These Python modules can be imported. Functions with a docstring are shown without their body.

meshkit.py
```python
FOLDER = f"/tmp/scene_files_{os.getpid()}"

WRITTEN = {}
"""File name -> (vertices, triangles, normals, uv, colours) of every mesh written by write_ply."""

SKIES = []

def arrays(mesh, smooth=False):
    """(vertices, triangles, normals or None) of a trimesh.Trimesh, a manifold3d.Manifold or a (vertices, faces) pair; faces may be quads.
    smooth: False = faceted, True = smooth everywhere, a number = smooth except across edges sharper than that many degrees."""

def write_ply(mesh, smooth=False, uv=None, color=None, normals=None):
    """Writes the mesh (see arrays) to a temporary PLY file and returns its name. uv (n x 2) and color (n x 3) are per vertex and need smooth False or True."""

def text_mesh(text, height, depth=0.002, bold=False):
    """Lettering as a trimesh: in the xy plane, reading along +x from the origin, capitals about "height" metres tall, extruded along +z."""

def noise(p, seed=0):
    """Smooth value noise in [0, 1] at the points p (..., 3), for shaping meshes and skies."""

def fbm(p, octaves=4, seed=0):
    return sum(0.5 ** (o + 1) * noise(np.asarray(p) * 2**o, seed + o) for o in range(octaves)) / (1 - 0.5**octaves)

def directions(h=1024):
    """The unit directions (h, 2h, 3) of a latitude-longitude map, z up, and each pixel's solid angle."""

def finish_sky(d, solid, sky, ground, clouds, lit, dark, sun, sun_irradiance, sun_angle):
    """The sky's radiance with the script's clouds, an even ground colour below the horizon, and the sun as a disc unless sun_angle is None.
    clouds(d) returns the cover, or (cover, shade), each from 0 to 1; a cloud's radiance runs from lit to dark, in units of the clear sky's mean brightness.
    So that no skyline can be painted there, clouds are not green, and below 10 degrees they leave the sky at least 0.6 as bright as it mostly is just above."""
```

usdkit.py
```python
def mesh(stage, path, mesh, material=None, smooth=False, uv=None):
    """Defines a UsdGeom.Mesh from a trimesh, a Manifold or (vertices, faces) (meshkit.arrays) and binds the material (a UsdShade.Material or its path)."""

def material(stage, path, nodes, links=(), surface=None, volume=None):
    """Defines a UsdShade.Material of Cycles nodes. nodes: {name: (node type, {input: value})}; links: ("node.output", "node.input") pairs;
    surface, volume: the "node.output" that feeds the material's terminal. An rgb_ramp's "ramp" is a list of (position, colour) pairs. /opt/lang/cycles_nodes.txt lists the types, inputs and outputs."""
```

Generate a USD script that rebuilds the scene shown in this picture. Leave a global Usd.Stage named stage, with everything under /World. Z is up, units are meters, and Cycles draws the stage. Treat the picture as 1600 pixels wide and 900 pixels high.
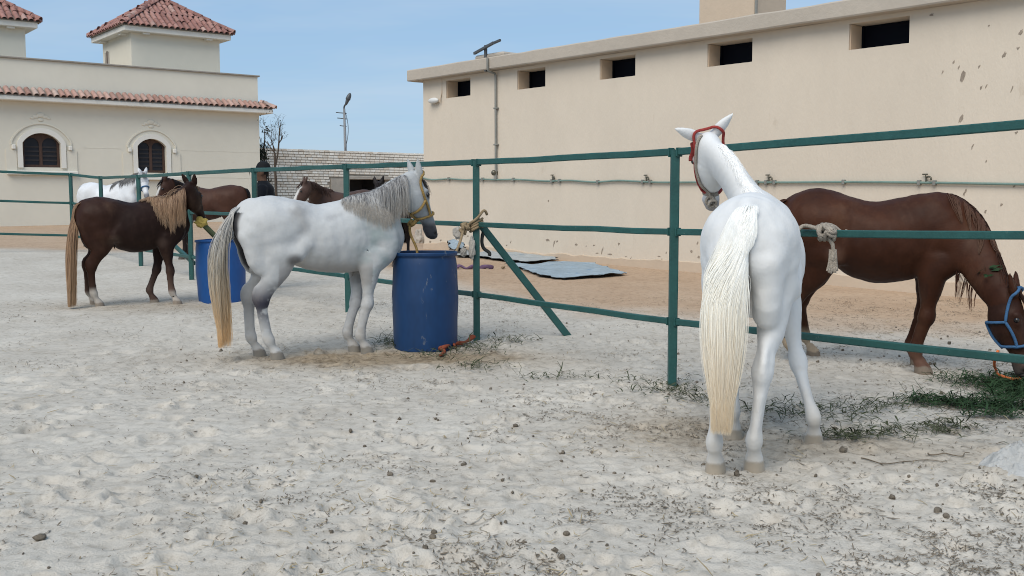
import math, random
import numpy as np, trimesh, shapely, usdkit, meshkit
from scipy.ndimage import map_coordinates
from shapely.geometry import Polygon, box as sbox
from pxr import Usd, UsdGeom, UsdLux, UsdShade, Sdf, Gf, Vt

# ------------------------------------------------------------------ camera, sky, sun, exposure
stage = Usd.Stage.CreateInMemory()
UsdGeom.SetStageUpAxis(stage, 'Z'); UsdGeom.SetStageMetersPerUnit(stage, 1.0)
UsdGeom.Xform.Define(stage, '/World')
F_PX, CAM_H, PITCH = 1600.0, 1.41, math.atan(143 / 1600.0)
cam = UsdGeom.Camera.Define(stage, '/World/camera')
cam.CreateHorizontalApertureAttr(36.0); cam.CreateVerticalApertureAttr(20.25)
cam.CreateFocalLengthAttr(36.0 * F_PX / 1600.0)
cam.CreateClippingRangeAttr(Gf.Vec2f(0.05, 20000))
cam.AddTranslateOp().Set(Gf.Vec3d(0, 0, CAM_H)); cam.AddRotateXOp().Set(90 - math.degrees(PITCH))
EXPOSURE = 0.94
cam.CreateExposureAttr(EXPOSURE)
SUN_EL, SUN_AZ = math.radians(48), math.radians(205)      # azimuth measured from +y towards +x
sun = UsdLux.DistantLight.Define(stage, '/World/sun')
sun.CreateIntensityAttr(0.40); sun.CreateAngleAttr(45.0); sun.CreateNormalizeAttr(True); sun.CreateColorAttr(Gf.Vec3f(1, 0.93, 0.83))
sun.AddRotateZOp().Set(-math.degrees(SUN_AZ)); sun.AddRotateXOp().Set(-(90 - math.degrees(SUN_EL)))
sky_mat = usdkit.material(stage, '/World/Looks/sky', {
    'geo': ('texture_coordinate', {}),
    'sep': ('separate_xyz', {}),
    'zc': ('math', {'math_type': 'maximum', 'value2': 0.0}),
    'za': ('math', {'math_type': 'add', 'value2': 0.16}),
    'px': ('math', {'math_type': 'divide'}), 'py': ('math', {'math_type': 'divide'}),
    'cv': ('combine_xyz', {'z': 0.0}),
    'map': ('mapping', {'scale': (0.55, 1.5, 1.0), 'location': (3.1, 0.4, 0), 'rotation': (0, 0, 0.35)}),
    'n': ('noise_texture', {'scale': 1.0, 'detail': 6.0, 'roughness': 0.55, 'distortion': 0.3}),
    'cr': ('rgb_ramp', {'ramp': [(0, (0.05,) * 3), (0.45, (0.12,) * 3), (0.68, (0.34,) * 3), (1, (0.6,) * 3)]}),
    'sky': ('sky_texture', {'sky_type': 'single_scattering', 'sun_disc': False, 'sun_elevation': SUN_EL, 'sun_rotation': SUN_AZ, 'air_density': 1.0, 'aerosol_density': 0.6, 'ozone_density': 1.5}),
    'soft': ('mix_color', {'blend_type': 'mix', 'fac': 0.66, 'b': (2.65, 4.8, 7.5), 'use_clamp': True}),
    'mix': ('mix_color', {'blend_type': 'mix', 'b': (6.4, 6.9, 7.4), 'use_clamp': True}),
    'bg': ('background_shader', {'strength': 0.057}),
}, [('geo.generated', 'sep.vector'), ('sep.z', 'zc.value1'), ('zc.value', 'za.value1'), ('sep.x', 'px.value1'), ('za.value', 'px.value2'), ('sep.y', 'py.value1'), ('za.value', 'py.value2'),
    ('px.value', 'cv.x'), ('py.value', 'cv.y'), ('cv.vector', 'map.vector'), ('map.vector', 'n.vector'), ('n.fac', 'cr.fac'), ('sky.color', 'soft.a'), ('soft.result', 'mix.a'), ('cr.color', 'mix.fac'), ('mix.result', 'bg.color')], surface='bg.background')
dome = UsdLux.DomeLight.Define(stage, '/World/sky')
UsdShade.MaterialBindingAPI.Apply(dome.GetPrim()).Bind(sky_mat)
dome.GetPrim().SetCustomDataByKey('kind', 'structure')

# ------------------------------------------------------------------ measuring: a pixel of the 1600x900 picture -> a ray -> a point of the place
_fw, _up = np.array([0, math.cos(PITCH), -math.sin(PITCH)]), np.array([0, math.sin(PITCH), math.cos(PITCH)])
def ray(px, py):
    return np.array([(px - 800) / F_PX, 0, 0]) + _fw - (py - 450) / F_PX * _up
def at(px, py, Y):
    r = ray(px, py); return np.array([0, 0, CAM_H]) + r * (Y / r[1])
def gz(Y):                                                    # the yard rises gently away from the camera
    Y = np.asarray(Y, float)
    return 0.022 * np.clip(Y - 7.5, 0, 12.5) + 0.0095 * np.clip(Y - 20, 0, 25)
def gp(px, py):
    r = ray(px, py); Y = 8.0
    for _ in range(40):
        Y = 0.5 * Y + 0.5 * (CAM_H - float(gz(Y))) * r[1] / max(-r[2], 1e-4)
    return np.array([r[0] / r[1] * Y, Y, float(gz(Y))])
def on_plane(px, py, P, n):
    r = ray(px, py); o = np.array([0, 0, CAM_H]); t = np.dot(np.asarray(P) - o, n) / np.dot(r, n); return o + t * r
def unit(v):
    v = np.asarray(v, float); return v / (np.linalg.norm(v) + 1e-12)

# ------------------------------------------------------------------ naming helpers
_used = {}
def numbered(parent, name):
    k = (parent, name); n = _used.get(k, 0); _used[k] = n + 1
    return f'{parent}/{name}' if n == 0 else f'{parent}/{name}_{n:03d}'
def tag(prim, label=None, cat=None, group=None, kind=None):
    for k, v in (('label', label), ('category', cat), ('group', group), ('kind', kind)):
        if v: prim.SetCustomDataByKey(k, v)
    return prim
def thing(name, label, cat, loc=(0, 0, 0), rotz=0.0, group=None):
    x = UsdGeom.Xform.Define(stage, numbered('/World', name))
    x.AddTranslateOp().Set(Gf.Vec3d(*map(float, loc))); x.AddRotateZOp().Set(float(rotz))
    return tag(x.GetPrim(), label, cat, group)
def holder(name, parent):
    return UsdGeom.Xform.Define(stage, numbered(str(parent.GetPath()), name)).GetPrim()
def obj(name, mesh, mat, parent=None, smooth=30, col=None, label=None, kind=None):
    path = numbered(str(parent.GetPath()) if parent is not None else '/World', name)
    if isinstance(mesh, list): mesh = join(mesh)
    m = usdkit.mesh(stage, path, mesh, mat, smooth=smooth)
    if col is not None:
        UsdGeom.PrimvarsAPI(m).CreatePrimvar('Col', Sdf.ValueTypeNames.Color3fArray, 'vertex').Set(Vt.Vec3fArray.FromNumpy(np.asarray(col, np.float32)))
    return tag(m.GetPrim(), label, kind=kind)
def join(ms):
    vs, fs, n = [], [], 0
    for m in ms:
        v, f = (m.vertices, m.faces) if hasattr(m, 'vertices') else m
        vs.append(np.asarray(v, float)); fs.append(np.asarray(f) + n); n += len(v)
    return trimesh.Trimesh(np.vstack(vs), np.vstack(fs), process=False)
def inv(P, loc, rotz):                                        # world -> a thing's own frame
    a = math.radians(rotz); d = np.asarray(P, float) - np.asarray(loc, float); c, s = math.cos(a), math.sin(a)
    return np.stack([c * d[..., 0] + s * d[..., 1], -s * d[..., 0] + c * d[..., 1], d[..., 2]], -1)

# ------------------------------------------------------------------ shapes
def bx(x0, x1, y0, y1, z0, z1, ch=0.0):
    if ch <= 0:
        m = trimesh.creation.box(extents=(x1 - x0, y1 - y0, z1 - z0)); m.apply_translation(((x0 + x1) / 2, (y0 + y1) / 2, (z0 + z1) / 2)); return m
    a, b, c = (x1 - x0) / 2, (y1 - y0) / 2, (z1 - z0) / 2
    pts = [p for sx in (-1, 1) for sy in (-1, 1) for sz in (-1, 1) for p in ((sx * (a - ch), sy * (b - ch), sz * c), (sx * (a - ch), sy * b, sz * (c - ch)), (sx * a, sy * (b - ch), sz * (c - ch)))]
    m = trimesh.convex.convex_hull(np.array(pts)); m.apply_translation(((x0 + x1) / 2, (y0 + y1) / 2, (z0 + z1) / 2)); return m
def frame(t):
    t = unit(t); a = np.array([0, 0, 1.0]) if abs(t[2]) < 0.95 else np.array([1.0, 0, 0])
    s = unit(np.cross(t, a)); return t, s, np.cross(s, t)
def rail_bar(p, q, w, h, seed, n=7, amp=.0022):               # a tube that is no longer quite straight
    g = np.random.default_rng(seed); P = np.array([np.asarray(p) * (1 - t) + np.asarray(q) * t for t in np.linspace(0, 1, n)]); P[1:-1, 2] += g.normal(0, amp, n - 2) - amp * 1.2; P[1:-1, :2] += g.normal(0, amp * .7, (n - 2, 2))
    m0 = bar((0, 0, 0), (1, 0, 0), w, h); prof = np.array(m0.vertices)[:8]; t, s, u = frame(P[-1] - P[0]); b0 = bar(P[0], P[-1], w, h); off = np.array(b0.vertices)[:8] - P[0]
    v = np.vstack([c + off for c in P]); f = []
    for k in range(n - 1):
        for i in range(8): j = (i + 1) % 8; f += [[k * 8 + i, k * 8 + j, k * 8 + 8 + j], [k * 8 + i, k * 8 + 8 + j, k * 8 + 8 + i]]
    f += [[0, i + 1, i] for i in range(1, 7)] + [[n * 8 - 8, n * 8 - 8 + i, n * 8 - 7 + i] for i in range(1, 7)]
    m = trimesh.Trimesh(v, f, process=False)
    if m.volume < 0: m.invert()
    return m
def bar(p, q, w, h=None, ch=0.006):                           # square tube with broken edges
    p, q = np.asarray(p, float), np.asarray(q, float); h = h or w
    t, s, u = frame(q - p); L = np.linalg.norm(q - p); a, b = w / 2, h / 2
    prof = [(a - ch, b), (-a + ch, b), (-a, b - ch), (-a, -b + ch), (-a + ch, -b), (a - ch, -b), (a, -b + ch), (a, b - ch)]
    v = np.array([o + s * x + u * y for o in (p, q) for x, y in prof])
    f = [[i, (i + 1) % 8, 8 + (i + 1) % 8] for i in range(8)] + [[i, 8 + (i + 1) % 8, 8 + i] for i in range(8)]
    f += [[0, i + 1, i] for i in range(1, 7)] + [[8, 8 + i, 9 + i] for i in range(1, 7)]
    m = trimesh.Trimesh(v, f, process=False); m.fix_normals() if m.volume < 0 else None
    if m.volume < 0: m.invert()
    return m
def tube(pts, r, sides=8, closed=False, flat=None, L=None):
    p = np.asarray(pts, float); n = len(p); r = np.broadcast_to(np.asarray(r, float), (n,))
    t = (np.roll(p, -1, 0) - np.roll(p, 1, 0)) if closed else np.gradient(p, axis=0)
    t /= np.linalg.norm(t, axis=1, keepdims=True) + 1e-12
    if L is None:
        a = np.zeros_like(p); a[0] = frame(t[0])[1]
        for i in range(1, n):
            x = a[i - 1] - t[i] * np.dot(a[i - 1], t[i]); a[i] = unit(x)
    else:
        a = np.broadcast_to(np.asarray(L, float), p.shape); a = a - t * (a * t).sum(1, keepdims=True); a = a / (np.linalg.norm(a, axis=1, keepdims=True) + 1e-9)
    b = np.cross(t, a); ang = np.arange(sides) * 2 * np.pi / sides; fl = 1.0 if flat is None else flat
    v = (p[:, None] + r[:, None, None] * (np.cos(ang)[None, :, None] * a[:, None] * fl + np.sin(ang)[None, :, None] * b[:, None])).reshape(-1, 3)
    f = []
    m = n if closed else n - 1
    for i in range(m):
        k = (i + 1) % n
        for j in range(sides):
            j2 = (j + 1) % sides
            f += [[i * sides + j, i * sides + j2, k * sides + j2], [i * sides + j, k * sides + j2, k * sides + j]]
    if not closed:
        v = np.vstack([v, p[0], p[-1]]); e = n * sides
        for j in range(sides):
            j2 = (j + 1) % sides
            f += [[e, j2, j], [e + 1, (n - 1) * sides + j, (n - 1) * sides + j2]]
    return trimesh.Trimesh(v, f, process=False)
def lathe(prof, n=48):
    p = np.array(prof, float); a = np.arange(n) * 2 * np.pi / n
    v = np.stack([p[:, None, 0] * np.cos(a), p[:, None, 0] * np.sin(a), np.broadcast_to(p[:, None, 1], (len(p), n))], -1).reshape(-1, 3); f = []
    for i in range(len(p) - 1):
        for j in range(n):
            k = (j + 1) % n; f += [[i * n + j, i * n + k, (i + 1) * n + k], [i * n + j, (i + 1) * n + k, (i + 1) * n + j]]
    return trimesh.Trimesh(v, f, process=False)
def extrude(poly, d):
    gs = list(getattr(poly, 'geoms', [poly])); return join([trimesh.creation.extrude_polygon(g, d, engine='earcut') for g in gs])
def upright(m, y):                                            # a shape drawn in x,z and extruded: from the xy plane to the xz plane, front at y, going back
    v = np.array(m.vertices); m.vertices = np.stack([v[:, 0], y + v[:, 2], v[:, 1]], -1); m.invert(); return m
def spline(P, n):
    P = np.asarray(P, float)
    from scipy.interpolate import CubicSpline, PchipInterpolator
    s = np.r_[0, np.cumsum(np.linalg.norm(np.diff(P, axis=0), axis=1) + 1e-9)]
    return CubicSpline(s, P, axis=0)(np.linspace(0, s[-1], n))

# ------------------------------------------------------------------ materials
def M(name, base, rough=0.7, var=0.12, scale=6.0, bump=0.0, bscale=80.0, spots=None, spot_scale=18.0, spot_lo=0.62, spec=0.3, metallic=0.0, sheen=0.0, stretch=(1, 1, 1), coords='object', rvar=0.0):
    """Base colour broken up by two noises, optional spots of another colour, fine relief."""
    b = np.array(base, float)
    nodes = {'tc': ('texture_coordinate', {}), 'geo': ('geometry', {}), 'oi': ('object_info', {}), 'mp': ('mapping', {'scale': stretch}),
             'n1': ('noise_texture', {'scale': scale, 'detail': 5.0, 'roughness': 0.6}), 'n2': ('noise_texture', {'scale': scale * 9, 'detail': 3.0}),
             'r1': ('rgb_ramp', {'ramp': [(0.25, b * (1 - var)), (0.75, np.minimum(b * (1 + var), 1))]}),
             'r2': ('rgb_ramp', {'ramp': [(0.3, (1 - var * 0.6,) * 3), (0.7, (1.0,) * 3)]}),
             'mul': ('mix_color', {'blend_type': 'multiply', 'fac': 1.0}),
             'p': ('principled_bsdf', {'roughness': rough, 'specular_ior_level': spec, 'metallic': metallic, 'sheen_weight': sheen})}
    src = {'object': 'tc.object', 'world': 'geo.position'}[coords]
    links = [(src, 'mp.vector'), ('mp.vector', 'n1.vector'), ('mp.vector', 'n2.vector'), ('n1.fac', 'r1.fac'), ('n2.fac', 'r2.fac'), ('r1.color', 'mul.a'), ('r2.color', 'mul.b')]
    out = 'mul.result'
    if rvar:
        nodes['rr'] = ('map_range', {'from_min': 0.0, 'from_max': 1.0, 'to_min': 1 - rvar, 'to_max': 1 + rvar}); nodes['hs'] = ('hsv', {'hue': 0.5, 'saturation': 1.0, 'fac': 1.0})
        links += [('oi.random', 'rr.value'), ('rr.result', 'hs.value'), (out, 'hs.color')]; out = 'hs.color'
    if spots is not None:
        nodes['n3'] = ('noise_texture', {'scale': spot_scale, 'detail': 6.0, 'roughness': 0.65})
        nodes['r3'] = ('rgb_ramp', {'ramp': [(spot_lo, (0, 0, 0)), (spot_lo + 0.07, (1, 1, 1))]})
        nodes['mx'] = ('mix_color', {'b': spots})
        links += [('mp.vector', 'n3.vector'), ('n3.fac', 'r3.fac'), ('r3.color', 'mx.fac'), (out, 'mx.a')]; out = 'mx.result'
    links.append((out, 'p.base_color'))
    if bump:
        nodes['nb'] = ('noise_texture', {'scale': bscale, 'detail': 4.0, 'roughness': 0.6}); nodes['bp'] = ('bump', {'strength': bump, 'distance': 0.02})
        links += [('mp.vector', 'nb.vector'), ('nb.fac', 'bp.height'), ('bp.normal', 'p.normal')]
    return usdkit.material(stage, '/World/Looks/' + name, nodes, links, surface='p.BSDF')

def coat_material(name, rough=0.68, sheen=0.0, dirt=(0.42, 0.33, 0.23), dirt_amt=0.1, var=0.14, spec=0.2, bumpy=0.25):
    nodes = {'at': ('attribute', {'attribute': 'Col'}), 'tc': ('texture_coordinate', {}), 'mp': ('mapping', {'scale': (1, 1, 0.6)}),
             'n1': ('noise_texture', {'scale': 5.0, 'detail': 5.0, 'roughness': 0.6}), 'n2': ('noise_texture', {'scale': 60.0, 'detail': 3.0}),
             'r1': ('rgb_ramp', {'ramp': [(0.3, (1 - var,) * 3), (0.7, (1,) * 3)]}), 'r2': ('rgb_ramp', {'ramp': [(0.3, (1 - var * 0.5,) * 3), (0.7, (1,) * 3)]}),
             'm1': ('mix_color', {'blend_type': 'multiply', 'fac': 1.0}), 'm2': ('mix_color', {'blend_type': 'multiply', 'fac': 1.0}),
             'n3': ('noise_texture', {'scale': 2.6, 'detail': 6.0, 'roughness': 0.7}), 'r3': ('rgb_ramp', {'ramp': [(0.52, (0, 0, 0)), (0.8, (dirt_amt * 2.2,) * 3)]}),
             'm3': ('mix_color', {'b': dirt}),
             'hm': ('mapping', {'scale': (30, 160, 90)}), 'nb': ('noise_texture', {'scale': 1.0, 'detail': 3.0}), 'bp': ('bump', {'strength': bumpy, 'distance': 0.004}),
             'p': ('principled_bsdf', {'roughness': rough, 'specular_ior_level': spec, 'sheen_weight': sheen, 'sheen_roughness': 0.4})}
    links = [('tc.object', 'mp.vector'), ('mp.vector', 'n1.vector'), ('mp.vector', 'n2.vector'), ('mp.vector', 'n3.vector'), ('n1.fac', 'r1.fac'), ('n2.fac', 'r2.fac'), ('n3.fac', 'r3.fac'),
             ('at.color', 'm1.a'), ('r1.color', 'm1.b'), ('m1.result', 'm2.a'), ('r2.color', 'm2.b'), ('m2.result', 'm3.a'), ('r3.color', 'm3.fac'), ('m3.result', 'p.base_color'),
             ('tc.object', 'hm.vector'), ('hm.vector', 'nb.vector'), ('nb.fac', 'bp.height'), ('bp.normal', 'p.normal')]
    return usdkit.material(stage, '/World/Looks/' + name, nodes, links, surface='p.BSDF')

def hair_material(name, root, tip, mid=None, dark=None, dark_share=0.3, rough=0.55):
    stops = [(0.0, root)] + ([(mid[0], mid[1])] if mid else []) + [(1.0, tip)]
    m = usdkit.material(stage, '/World/Looks/' + name, {'at': ('attribute', {'attribute': 'Col'}), 'p': ('principled_bsdf', {'roughness': rough, 'specular_ior_level': 0.15}), 't': ('translucent_bsdf', {}), 'm': ('mix_closure', {'fac': 0.2})}, [('at.color', 'p.base_color'), ('at.color', 't.color'), ('p.BSDF', 'm.closure1'), ('t.BSDF', 'm.closure2')], surface='m.closure')
    return m, stops, dark, dark_share
def hair_colours(spec, counts, seed):
    """Root to tip colour of every strand, each strand a little lighter or darker, a share of them dark near the root."""
    _, stops, dark, share = spec; rng = np.random.default_rng(seed); at_ = [q[0] for q in stops]; cs = np.array([q[1] for q in stops], float)
    n, k = len(counts), counts[0]; t = np.clip(np.linspace(0, 1, k)[None] + rng.normal(0, .07, (n, 1)), 0, 1)
    lf = meshkit.noise(np.c_[np.arange(n) / 6.0, np.zeros(n), np.zeros(n)], seed % 50) * .6 + meshkit.noise(np.c_[np.arange(n) / 45.0, np.zeros(n) + 5, np.zeros(n)], seed % 50) * .4
    c = np.stack([np.interp(t, at_, cs[:, d]) for d in range(3)], -1) * (rng.uniform(.90, 1.10, (n, 1, 1)) * ((.86 + .40 * lf[:, None, None]) if dark is not None else (1.0 + .10 * lf[:, None, None])))
    if dark is not None:
        w = ((lf + rng.normal(0, .10, n))[:, None] < np.quantile(lf, share)) * (1 - ss(.40, .85, t + rng.normal(0, .08, (n, 1)))) * rng.uniform(.5, 1, (n, 1)); c = c * (1 - w[..., None]) + np.array(dark) * w[..., None]
    return c.reshape(-1, 3)
def curves(name, strands, width, mat, parent, taper=0.15):
    """Strands of hair: one BasisCurves."""
    path = numbered(str(parent.GetPath()), name)
    c = UsdGeom.BasisCurves.Define(stage, path)
    n = [len(s) for s in strands]
    c.CreateTypeAttr('linear'); c.CreateCurveVertexCountsAttr(Vt.IntArray.FromNumpy(np.array(n, np.int32)))
    c.CreatePointsAttr(Vt.Vec3fArray.FromNumpy(np.vstack(strands).astype(np.float32)))
    w = np.concatenate([width * (1 - (1 - taper) * np.linspace(0, 1, k) ** 2) for k in n])
    c.CreateWidthsAttr(Vt.FloatArray.FromNumpy(w.astype(np.float32))); c.SetWidthsInterpolation('vertex')
    UsdGeom.PrimvarsAPI(c).CreatePrimvar('Col', Sdf.ValueTypeNames.Color3fArray, 'vertex').Set(Vt.Vec3fArray.FromNumpy(hair_colours(mat, n, len(n)).astype(np.float32)))
    UsdShade.MaterialBindingAPI.Apply(c.GetPrim()).Bind(mat[0])
    return c.GetPrim()
# ------------------------------------------------------------------ bodies: elliptical limbs blended into one continuous surface
class Field:
    def __init__(self, lo, hi, res):
        self.lo, self.res = np.asarray(lo, float), res
        self.n = np.ceil((np.asarray(hi, float) - self.lo) / res).astype(int) + 1
        self.D = np.full(self.n, 0.3, np.float32); self.xs = 1.0
    def _box(self, lo, hi):
        i0 = np.clip(np.floor((lo - self.lo) / self.res).astype(int), 0, self.n); i1 = np.clip(np.ceil((hi - self.lo) / self.res).astype(int) + 1, 0, self.n)
        return i0, i1
    def chain(self, st, L=(0, 1, 0), k=0.03, cut=False, sub=2, wide=1.0):
        """st: rows (x, y, z, half width along L, half depth). Smoothly interpolated, then blended in (or cut out)."""
        st = np.array(st, float); L = np.asarray(L, float)
        st[:, 0] *= self.xs
        if wide != 1.0: st[:, 1] *= wide; st[:, 3] *= wide
        if len(st) > 2 and sub > 1:
            from scipy.interpolate import PchipInterpolator
            s = np.r_[0, np.cumsum(np.linalg.norm(np.diff(st[:, :3], axis=0), axis=1) + 1e-6)]
            q = np.concatenate([np.linspace(s[i], s[i + 1], sub, endpoint=False) for i in range(len(s) - 1)] + [[s[-1]]])
            if L.ndim == 2: L = PchipInterpolator(s, L, axis=0)(q)
            st = PchipInterpolator(s, st, axis=0)(q)
        if L.ndim == 1: L = np.broadcast_to(L, (len(st), 3))
        pad = k + 0.05
        r = st[:, 3:5].max(1, keepdims=True)
        I0, I1 = self._box((st[:, :3] - r).min(0) - pad, (st[:, :3] + r).max(0) + pad)
        if np.any(I1 <= I0): return
        T = np.full(I1 - I0, 0.3, np.float32)
        for a, b, La, Lb in zip(st[:-1], st[1:], L[:-1], L[1:]):
            rr = max(a[3:5].max(), b[3:5].max())
            i0, i1 = self._box(np.minimum(a[:3], b[:3]) - rr - pad, np.maximum(a[:3], b[:3]) + rr + pad)
            i0, i1 = np.maximum(i0, I0), np.minimum(i1, I1)
            if np.any(i1 <= i0): continue
            X = [(self.lo[d] + np.arange(i0[d], i1[d]) * self.res - a[d]).astype(np.float32) for d in range(3)]
            P = np.stack(np.meshgrid(*X, indexing='ij'), -1)
            ax = (b - a)[:3]; ln = np.linalg.norm(ax); ax = ax / (ln + 1e-9)
            l = (La + Lb) / 2; l = unit(l - ax * np.dot(l, ax)); v = np.cross(ax, l)
            s = P @ ax.astype(np.float32); t = np.clip(s / (ln + 1e-9), 0, 1); over = s - t * ln
            u, w = P @ l.astype(np.float32), P @ v.astype(np.float32)
            ru, rw = a[3] + (b[3] - a[3]) * t, a[4] + (b[4] - a[4]) * t
            rm = np.minimum(ru, rw)
            A, B, C = u / ru, w / rw, over / rm
            k0 = np.sqrt(A * A + B * B + C * C); k1 = np.sqrt((A / ru) ** 2 + (B / rw) ** 2 + (C / rm) ** 2)
            d = np.where(k1 > 1e-3, k0 * (k0 - 1) / np.maximum(k1, 1e-3), -rm)
            sl = tuple(slice(p - o, q - o) for p, q, o in zip(i0, i1, I0))
            T[sl] = np.minimum(T[sl], d)
        S = tuple(slice(p, q) for p, q in zip(I0, I1)); D = self.D[S]
        if cut:
            h = np.maximum(k - np.abs(D + T), 0) / k; self.D[S] = np.maximum(D, -T) + h * h * k / 4
        else:
            h = np.maximum(k - np.abs(D - T), 0) / k; self.D[S] = np.minimum(D, T) - h * h * k / 4
    def at(self, p):
        return map_coordinates(self.D, ((np.asarray(p) - self.lo) / self.res).T, order=1, mode='nearest')
    def grad(self, p):
        e = self.res; g = np.stack([self.at(p + e * np.eye(3)[i]) - self.at(p - e * np.eye(3)[i]) for i in range(3)], -1)
        return g / (np.linalg.norm(g, axis=1, keepdims=True) + 1e-6)
    def push(self, p, d, n=4):
        """Points nearer than d to the surface are moved out to d."""
        p = np.array(p, float)
        for _ in range(n):
            s = self.at(p); m = s < d
            if not m.any(): break
            p[m] += self.grad(p[m]) * np.minimum(d - s[m], 0.06)[:, None]
        return p
    def snap(self, p, d, n=8):
        p = np.array(p, float)
        for _ in range(n): p += self.grad(p) * np.clip(d - self.at(p), -0.04, 0.04)[:, None]
        return p
    def surface(self):
        D = self.D; s = D < 0; n = self.n
        c = s[:-1, :-1, :-1].astype(np.int8)
        tot = np.zeros(c.shape, np.int8)
        offs = [(i, j, k) for i in (0, 1) for j in (0, 1) for k in (0, 1)]
        for i, j, k in offs: tot += s[i:n[0] - 1 + i, j:n[1] - 1 + j, k:n[2] - 1 + k]
        act = np.argwhere((tot > 0) & (tot < 8))
        ids = np.full(c.shape, -1, np.int32); ids[tuple(act.T)] = np.arange(len(act))
        acc, cnt = np.zeros((len(act), 3)), np.zeros(len(act))
        val = {o: D[act[:, 0] + o[0], act[:, 1] + o[1], act[:, 2] + o[2]].astype(float) for o in offs}
        for o in offs:
            for d in range(3):
                if o[d] == 0:
                    q = tuple(1 if e == d else o[e] for e in range(3)); a, b = val[o], val[q]; m = (a < 0) != (b < 0)
                    t = np.where(m, a / np.where(m, a - b, 1), 0); pt = np.tile(np.array(o, float), (len(act), 1)); pt[:, d] += t
                    acc[m] += pt[m]; cnt[m] += 1
        v = self.lo + (act + acc / cnt[:, None]) * self.res
        F = []
        for d in range(3):
            e1, e2 = (d + 1) % 3, (d + 2) % 3
            A = s; B = np.roll(s, -1, d); m = A != B
            sl = [slice(None)] * 3; sl[d] = slice(0, n[d] - 1); sl[e1] = slice(1, n[e1] - 1); sl[e2] = slice(1, n[e2] - 1)
            idx = np.argwhere(m[tuple(sl)]); idx[:, e1] += 1; idx[:, e2] += 1
            ins = A[tuple(idx.T)]
            def cell(a, b):
                q = idx.copy(); q[:, e1] -= a; q[:, e2] -= b; return ids[tuple(q.T)]
            quad = np.stack([cell(1, 1), cell(0, 1), cell(0, 0), cell(1, 0)], 1)
            quad[~ins] = quad[~ins][:, ::-1]; F.append(quad)
        F = np.vstack(F); F = F[(F >= 0).all(1)]
        f = np.vstack([F[:, [0, 1, 2]], F[:, [0, 2, 3]]])
        m = trimesh.Trimesh(v, f, process=False)
        cc = trimesh.graph.connected_component_labels(m.face_adjacency, node_count=len(f))
        big = np.argmax(np.bincount(cc)); m.update_faces(cc == big); m.remove_unreferenced_vertices()
        trimesh.smoothing.filter_taubin(m, lamb=0.5, nu=0.53, iterations=6)
        return m

def ss(a, b, x):
    t = np.clip((np.asarray(x, float) - a) / (b - a), 0, 1); return t * t * (3 - 2 * t)
def lerp(a, b, t): return np.asarray(a, float) * (1 - t) + np.asarray(b, float) * t

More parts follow.
